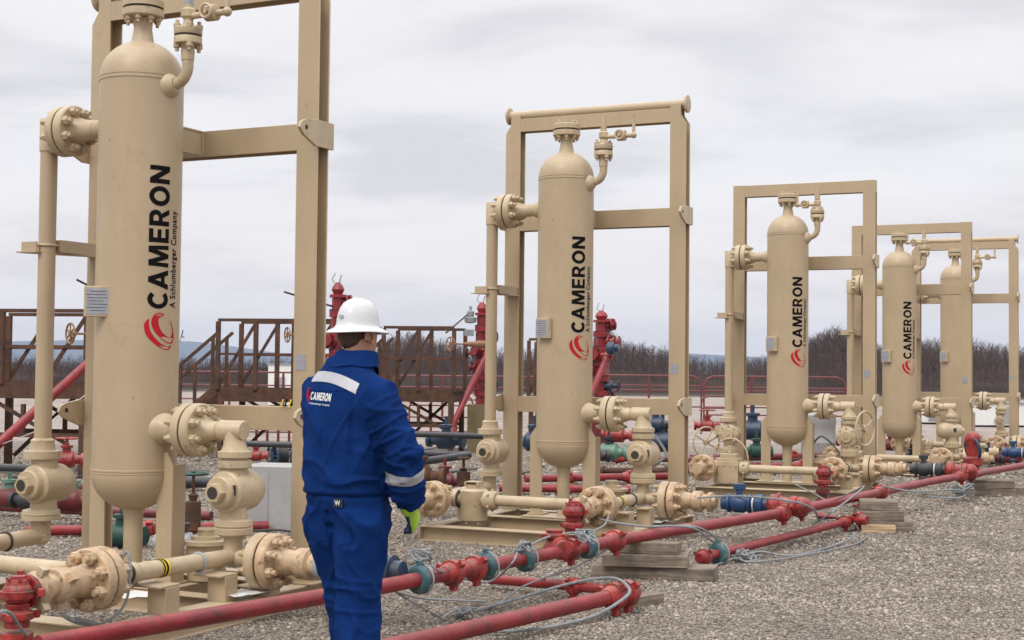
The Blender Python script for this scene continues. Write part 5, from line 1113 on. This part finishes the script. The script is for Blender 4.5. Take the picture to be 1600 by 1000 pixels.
def folds(p):
    d = 0.
    def rg(q, s=1.): v = noise.noise(q); return max(0, 1-abs(v)*3.2)**2.0*s
    # broad cloth waviness
    d += .008*noise.noise(p*5.5)+.003*noise.noise(p*14)
    da, t = seg_d(p, SHR, ELR); db, t2 = seg_d(p, ELR, WRR)
    if min(da, db) < .11 and p.x > .13:
        # sleeve creases run round the arm, strongest at the elbow and above the cuff
        ax = (ELR-SHR) if da < db else (WRR-ELR); L_ = ax.normalized(); u = p.dot(L_); el = math.exp(-((p-ELR).length/.14)**2); cf = math.exp(-((p-WRR).length/.12)**2)
        q = Vector((p.x*5, p.y*5, 0))+L_*u*17; d += .010*(rg(q)-.4)*(.45+el+.8*cf)
        q = Vector((p.x*9, p.y*6, p.z*7)); d += .006*(rg(q+Vector((5, 2, 1)))-.4)
    elif p.z > .925:
        wz = math.exp(-((p.z-.985)/.08)**2); q = Vector((p.x*4.5+p.z*3, p.y*4.5, p.z*9)); d += .008*(rg(q)-.35)*(.35+1.2*wz)
        # long drag lines from the armpits towards the waist
        q = Vector((p.x*10-p.z*5*(1 if p.x > 0 else -1), p.y*6, p.z*2.2)); d += .009*(rg(q+Vector((3, 0, 7)))-.35)*max(0, min(1, (1.42-p.z)*5))*max(0, min(1, (p.z-1.0)*6))
        # shoulder pleats beside the yoke
        if p.y < 0:
            for xx in (.135,): d -= .009*math.exp(-((abs(p.x)-xx)/.010)**2)*max(0, min(1, (1.40-p.z)*8))*max(0, min(1, (p.z-1.0)*8))
    else:
        hz_ = math.exp(-((p.z-.80)/.10)**2); q = Vector((abs(p.x)*8, p.y*5, p.z*7+abs(p.x)*7)); d += .008*(rg(q)-.35)*(.5+1.0*hz_)
        q = Vector((p.x*9, p.y*7, p.z*3)); d += .008*(rg(q+Vector((1, 8, 3)))-.35)
        kz = math.exp(-((p.z-.50)/.10)**2); q = Vector((p.x*4, p.y*4, p.z*15)); d += .009*(rg(q)-.35)*kz
        # gap seam between the legs at the back
        if p.z < .86: d -= .012*math.exp(-(p.x/.014)**2)
    # waist seam
    if abs(p.x) < .22 and min(da, db) > .088: d -= .009*math.exp(-((p.z-.928)/.006)**2); d += .002*math.exp(-((p.z-.948)/.012)**2)
    return d
cov = fuse('coverall', [torso, armr, arml, leg(1, -.02), leg(-1, .14)], .0075, 6, COV, per, lambda p: folds(p)*1.35)
# collar
col_ = MB()
V = []; Fc = []; n = 40
for j, (z, rx, ry, fwd) in enumerate([(1.485, .105, .096, .0), (1.515, .090, .090, .004), (1.555, .082, .088, .008), (1.572, .080, .086, .01), (1.566, .088, .094, .01), (1.53, .098, .102, .004), (1.498, .116, .110, .0)]):
    for k in range(n):
        a = 2*PI*k/n; gapf = math.sin(a); V.append((rx*math.cos(a)+.010*(z-1.47)/.1, ry*math.sin(a)+fwd+.028*(z-1.47)/.1+(.03*max(0, gapf)**6 if j > 3 else 0), z-.045*max(0, math.sin(a))**2+(.004*math.sin(5*a+j) if j > 3 else 0)))
for j in range(6):
    for k in range(n): Fc.append((j*n+k, j*n+(k+1) % n, (j+1)*n+(k+1) % n, (j+1)*n+k))
col_.add(V, Fc, COV); co_ = col_.build('collar', per, 0, 80)
co_.modifiers.new('s', 'SUBSURF').levels = 1
# body under the clothes: one continuous figure with head and neck
HC = Vector((0, .025, 1.645)); HR = math.radians(3)
head = loft([((0, .045, 1.515), .030, .030, H3), ((0, .055, 1.535), .048, .052, H3), ((0, .04, 1.56), .062, .080, H3), ((0, .03, 1.60), .070, .092, H3), ((0, .022, 1.65), .077, .100, H3), ((0, .018, 1.70), .078, .101, H3), ((0, .015, 1.74), .066, .085, H3), ((0, .015, 1.765), .035, .045, H3)], 28)
HS = .86; HSH = Vector((.000, .036, .010))
def rot_head(v):
    R = Matrix.Rotation(HR, 3, 'Z') @ Matrix.Diagonal((HS, HS, 1)); c = Vector((0, .01, 0)); return [c+HSH+R @ (Vector(p)-c) for p in v]
neck = loft([((0, -.005, 1.42), .075, .07, H3), ((0, -.002, 1.50), .060, .062, H3), ((.012, .034, 1.56), .052, .058, H3), ((.018, .046, 1.62), .050, .060, H3)], 24)
nose = loft([(Vector((0, .118, 1.655)), .008, .008, H3), (Vector((0, .128, 1.635)), .012, .012, H3), (Vector((0, .134, 1.617)), .016, .016, H3), (Vector((0, .122, 1.605)), .012, .012, H3)], 12)
def thin(v, f): return v, f
bt = loft([((0, 0, .86), .13, .10, H3), ((0, 0, 1.0), .145, .10, H3), ((0, -.01, 1.2), .16, .10, H3), ((0, -.01, 1.36), .17, .09, H3), ((0, 0, 1.45), .12, .07, H3)], 24)
ba = limb([Vector((.10, -.01, 1.40)), SHR, ELR, WRR, WRR+(WRR-ELR).normalized()*.03], [(.05, 1), (.05, 1), (.042, 1), (.030, 1), (.028, 1)])
bl = limb([Vector((-.10, -.01, 1.40)), SHL, ELL, WRL, WRL+(WRL-ELL).normalized()*.03], [(.05, 1), (.05, 1), (.042, 1), (.028, 1), (.026, 1)])
bg = [loft([((s*.08, 0, .90), .075, .08, H3), ((s*.085, o_*.5, .5), .055, .06, H3), ((s*.09, o_, .1), .04, .045, H3)], 18) for s, o_ in ((1, -.02), (-1, .14))]
ear = []
for s in (1, -1):
    ear.append(loft([(Vector((s*.072, .005, 1.655)), .006, .020, None), (Vector((s*.080, .0, 1.640)), .009, .024, None), (Vector((s*.078, .0, 1.615)), .006, .012, None)], 12))
hv = [(rot_head(v), f) for v, f in (head, nose, *ear)]
body = fuse('body', hv+[neck, bt, ba, bl]+bg, .006, 3, SKIN, per)
def hp(p): return rot_head([p])[0]
# ears with a rim, eyes and mouth
face = MB()
for s in (1, -1):
    R = Matrix.Rotation(HR, 3, 'Z')
    pts = [hp(Vector((s*(.094+.006*math.cos(t)), .022*math.cos(t)-.012, 1.618+.031*math.sin(t)))) for t in [PI*k/8-PI*.35 for k in range(13)]]
    face = MB(); face.tube(pts, .0075, SKIN, 8)
    face.ball(hp(Vector((s*.087, -.006, 1.620))), .017, SKIN, (.4, .9, 1.5), R=R); face.build('ear', body)
    face = MB(); face.ball(hp(Vector((s*.030, .103, 1.655))), .012, WHITEP, (1, .7, .8)); face.ball(hp(Vector((s*.030, .110, 1.655))), .0055, BLACK); face.build('eye', body)
face = MB(); face.tube([hp(Vector((-.022, .108, 1.580))), hp(Vector((0, .116, 1.582))), hp(Vector((.022, .108, 1.580)))], .005, PINK, 8)
face.build('mouth', body)
hair = loft([((0, .000, 1.565), .050, .066, H3), ((0, -.003, 1.585), .064, .082, H3), ((0, -.002, 1.62), .0735, .092, H3), ((0, .002, 1.66), .0800, .100, H3), ((0, .008, 1.71), .0815, .103, H3), ((0, .012, 1.75), .065, .085, H3)], 28)
hair = (rot_head(hair[0]), hair[1])
hobj = fuse('hair', [hair], .006, 2, HAIRM, per, lambda p: .002*noise.noise(p*60)+(.0 if hp(Vector((0, 0, p.z))).y > 9 else 0))
# cut the hair away from the face (keep the part behind the ears)
bm = bmesh.new(); bm.from_mesh(hobj.data); Ri = Matrix.Rotation(-HR, 3, 'Z')
bmesh.ops.bisect_plane(bm, geom=bm.verts[:]+bm.edges[:]+bm.faces[:], plane_co=hp(Vector((0, .012, 1.65))), plane_no=Matrix.Rotation(HR, 3, 'Z') @ Vector((0, 1, -.25)), clear_outer=True)
bm.to_mesh(hobj.data); bm.free()
# safety glasses arm
g = MB(); g.tube([hp(Vector((.082, -.01, 1.655))), hp(Vector((.083, .05, 1.662))), hp(Vector((.080, .095, 1.665)))], .0028, BLACKM, 6); g.tube([hp(Vector((.080, .095, 1.665))), hp(Vector((.05, .122, 1.662))), hp(Vector((0, .130, 1.660))), hp(Vector((-.05, .122, 1.662))), hp(Vector((-.08, .095, 1.665)))], .003, BLACKM, 6)
g.tube([hp(Vector((.082, .08, 1.650))), hp(Vector((.075, .10, 1.640))), hp(Vector((.03, .126, 1.640)))], .004, GREYP, 6); g.build('safety_glasses', per)
# full-brim hard hat
hat = MB(); n = 64; V = []; Fc = []
prof = [(.0001, .136), (.028, .134), (.055, .125), (.077, .109), (.092, .088), (.101, .062), (.106, .036), (.108, .014), (.112, .004), (.122, -.001), (.140, -.008), (.156, -.017), (.159, -.021), (.156, -.024), (.138, -.015), (.116, -.006), (.106, .006)]
for r, z in prof:
    for k in range(n):
        a = 2*PI*k/n; lx, ly = .92, 1.10; bump_ = 0
        if z > .03: # three low ridges front to back
            x_ = r*lx*math.cos(a); bump_ = .004*math.exp(-((x_)/.012)**2)+.003*math.exp(-((abs(x_)-.034)/.008)**2)
        V.append((r*lx*math.cos(a), r*ly*math.sin(a)-.0, z+bump_-(.010*max(0, -math.sin(a))**2 if r > .12 else 0)))
for j in range(len(prof)-1):
    for k in range(n): Fc.append((j*n+k, j*n+(k+1) % n, (j+1)*n+(k+1) % n, (j+1)*n+k))
HT = Matrix.Translation(hp(Vector((0, .012, 1.662)))) @ Matrix.Rotation(HR-.1, 4, 'Z') @ Matrix.Rotation(math.radians(-2), 4, 'X') @ Matrix.Diagonal((.84, .84, .97, 1))
hat.add([HT @ Vector(v) for v in V], Fc, HATM)
ho_ = hat.build('hard_hat', per, 0, 60)
pad = MB(); pad.torus(HT @ Vector((0, 0, -.004)), (HT.to_3x3() @ Vector((0, 0, 1))), .074, .008, BLACKM, 40, 8); pad.tube([HT @ Vector((.03*s, -.112, -.012)) for s in (-1, 1)], .006, BLACKM, 8); pad.build('headband', ho_)
st = MB(); st.box(HT @ Vector((.0, -.122, .045)), (.028, .004, .014), REFL, R=HT.to_3x3()); st.build('hat_sticker', ho_)
# reflective tapes: strips laid on the cloth
from mathutils.bvhtree import BVHTree
bmc = bmesh.new(); bmc.from_mesh(cov.data); bvh = BVHTree.FromBMesh(bmc)
def lay(points, dirv, off=.004, far=.6):
    out = []
    for p in points:
        h = bvh.ray_cast(Vector(p)-Vector(dirv)*far, Vector(dirv)); out.append((h[0]-Vector(dirv)*off) if h[0] is not None else Vector(p))
    return out
def patch(name, fn, nu, nv, m, dirv, off=.004, thick=.0):
    V = lay([fn(i/nu, j/nv) for j in range(nv+1) for i in range(nu+1)], dirv, off)
    Fc = [(j*(nu+1)+i, j*(nu+1)+i+1, (j+1)*(nu+1)+i+1, (j+1)*(nu+1)+i) for j in range(nv) for i in range(nu)]
    q = MB(); q.add(V, Fc, m); o = q.build(name, cov, 0, 80); so_ = o.modifiers.new('s', 'SOLIDIFY'); so_.thickness = .002; return o
BK = Vector((0, 1, 0))
patch('reflective_shoulder_tape', lambda u, v: Vector((-.100+.245*u, 0, 1.492-.046*v-.020*(2*u-1)**2-.050*u)), 28, 4, REFL, BK, .004)
# sleeve band, running round the forearm
dE = (WRR-ELR).normalized(); fx, fy, _ = frame_of(dE); bd = MB(); V = []; Fc = []
cB = bez(ELR, WRR, .40)
for j in range(5):
    for k in range(48):
        a = 2*PI*k/48; rd = fx*math.cos(a)+fy*math.sin(a); c_ = cB+dE*(.013*j-.028); h = bvh.ray_cast(c_, rd); r_ = (h[0]-c_).length if h[0] is not None and (h[0]-c_).length < .10 else .080
        V.append(c_+rd*(r_+.0035))
for j in range(4):
    for k in range(48): Fc.append((j*48+k, j*48+(k+1) % 48, (j+1)*48+(k+1) % 48, (j+1)*48+k))
bd.add(V, Fc, REFL); bo = bd.build('reflective_sleeve_band', cov, 0, 80)
# print on the back
def back_text(name, txt_vf, x0, z0, w_, h_, m, rot=-.06, off=.0045):
    v, f = txt_vf; v = fit(v, w_, h_); v, f = cut_mesh(v, f, h_/3); c, s = math.cos(rot), math.sin(rot)
    pts = lay([Vector((x0+a*c-b*s, 0, z0+a*s+b*c)) for a, b in v], BK, off); q = MB(); q.add(pts, f, m); return q.build(name, cov, 0, 80)
PR = WHITEP
back_text('back_lettering', block_word(), -.078, 1.348, .114, .036, PR)
back_text('back_small_lettering', text_flat('A Schlumberger Company', .01, 1.1), -.086, 1.327, .122, .011, PR)
v, f = emblem_faces(); back_text('back_emblem', (v, f), -.116, 1.342, .036, .062, LOGO)
tagp = patch('belt_tag', lambda u, v: Vector((.055+.040*u, 0, .920-.036*v)), 4, 3, BLACKM, BK, .006)
v, f = text_flat('W', .03); back_text('tag_letter', (v, f), +.062, .892, .026, .022, PR, 0, .010)
# gloves: five separate fingers, slightly curled, hanging beside the thigh
def glove(wr, dirv, palm_n, s, parent):
    """wr wrist point, dirv direction of the hand, palm_n palm normal, s=+1 right hand"""
    D = Vector(dirv).normalized(); Nn = Vector(palm_n); Nn = (Nn-D*Nn.dot(D)).normalized(); S_ = D.cross(Nn)*s   # S_ towards the thumb side
    def P(a, b, c): return Vector(wr)+D*a+S_*b+Nn*c
    pal = loft([(P(-.02, 0, 0), .036, .030, (S_, Nn, D)), (P(.015, 0, 0), .036, .024, (S_, Nn, D)), (P(.05, .0, 0), .044, .020, (S_, Nn, D)), (P(.085, 0, .003), .045, .018, (S_, Nn, D)), (P(.10, 0, .006), .040, .014, (S_, Nn, D))], 20)
    parts = [pal]
    for k, (off, ln, cu) in enumerate(((.033, .075, 1.3), (.011, .083, 1.4), (-.012, .078, 1.5), (-.033, .062, 1.6))):
        p0 = P(.090, off, .004); ang = cu*.5; pts = [p0-D*.02]; d = D.copy(); p = p0; pts.append(p)
        for q, fr in enumerate((.45, .32, .23)):
            R = Matrix.Rotation(ang*(1 if q else .8), 3, D.cross(Nn)); d = (R @ d).normalized() if (R @ d).dot(Nn) > d.dot(Nn) else (R.transposed() @ d).normalized(); p = p+d*ln*fr; pts.append(p)
        parts.append(loft([(p_, r_, r_) for p_, r_ in zip(pts, (.0115, .0115, .011, .0105, .008))], 12))
    th = [P(.02, .030, .008), P(.045, .052, .018), P(.068, .060, .032), P(.088, .056, .046)]
    parts.append(loft([(p_, r_, r_) for p_, r_ in zip(th, (.015, .0135, .0125, .009))], 12))
    o = fuse('glove', parts, .0035, 2, GLOVB, parent)
    # lime back of the hand with dark knuckle guards
    o.data.materials.append(GLOVY); 
    for pl in o.data.polygons:
        c = pl.center-Vector(wr); 
        if pl.normal.dot(-Nn) > .25 and -.03 < c.dot(D) < .10: pl.material_index = 1
        if c.dot(D) > .10 and noise.noise(pl.center*60) > .15 and pl.normal.dot(-Nn) > 0: pl.material_index = 1
    cf = MB(); cf.lathe(Vector(wr)-D*.05, D, [(0, .034), (.02, .037), (.045, .036), (.047, .030)], GLOVY, 20); cf.build('glove_cuff', o)
    return o
glove(WRR+dE*.02+Vector((0, 0, -.005)), Vector((-.25, .75, -.75)), Vector((-1, -.2, .0)), 1, per)
glove(WRL+(WRL-ELL).normalized()*.03, (WRL-ELL), Vector((.3, .2, -.9)), -1, per)
for s, o_ in ((1, -.02), (-1, .14)):
    b = MB(); b.lathe((s*.09, o_-.01, .02), (0, 0, 1), [(0, .056), (.10, .052), (.2, .054)], BOOT, 20)
    b.ball((s*.095, o_+.09, .045), .052, BOOT, (.95, 2.2, .85)); b.b2((s*.095-.05, o_-.075, 0), (s*.095+.05, o_+.20, .025), BLACKM); b.build('boot', per)
# rear pockets, a yoke seam and side seams stitched on the cloth
for x0_ in (-.115, .030):
    patch('rear_pocket', lambda u, v, x0_=x0_: Vector((x0_+.095*u, 0, .845-.115*v-.012*(1-abs(2*u-1))*v)), 8, 8, COV, BK, .004)
sm = MB(); sm.tube(lay([Vector((-.165+.33*k/30, 0, 1.400-.012*math.sin(PI*k/30))) for k in range(31)], BK, .001), .0016, COV, 6); sm.build('yoke_seam', cov, 0, 80)
sm = MB(); sm.tube(lay([Vector((0, 0, .90-.5*k/30)) for k in range(4)], BK, .001), .0016, COV, 6); sm.build('seat_seam', cov, 0, 80)
bmc.free()
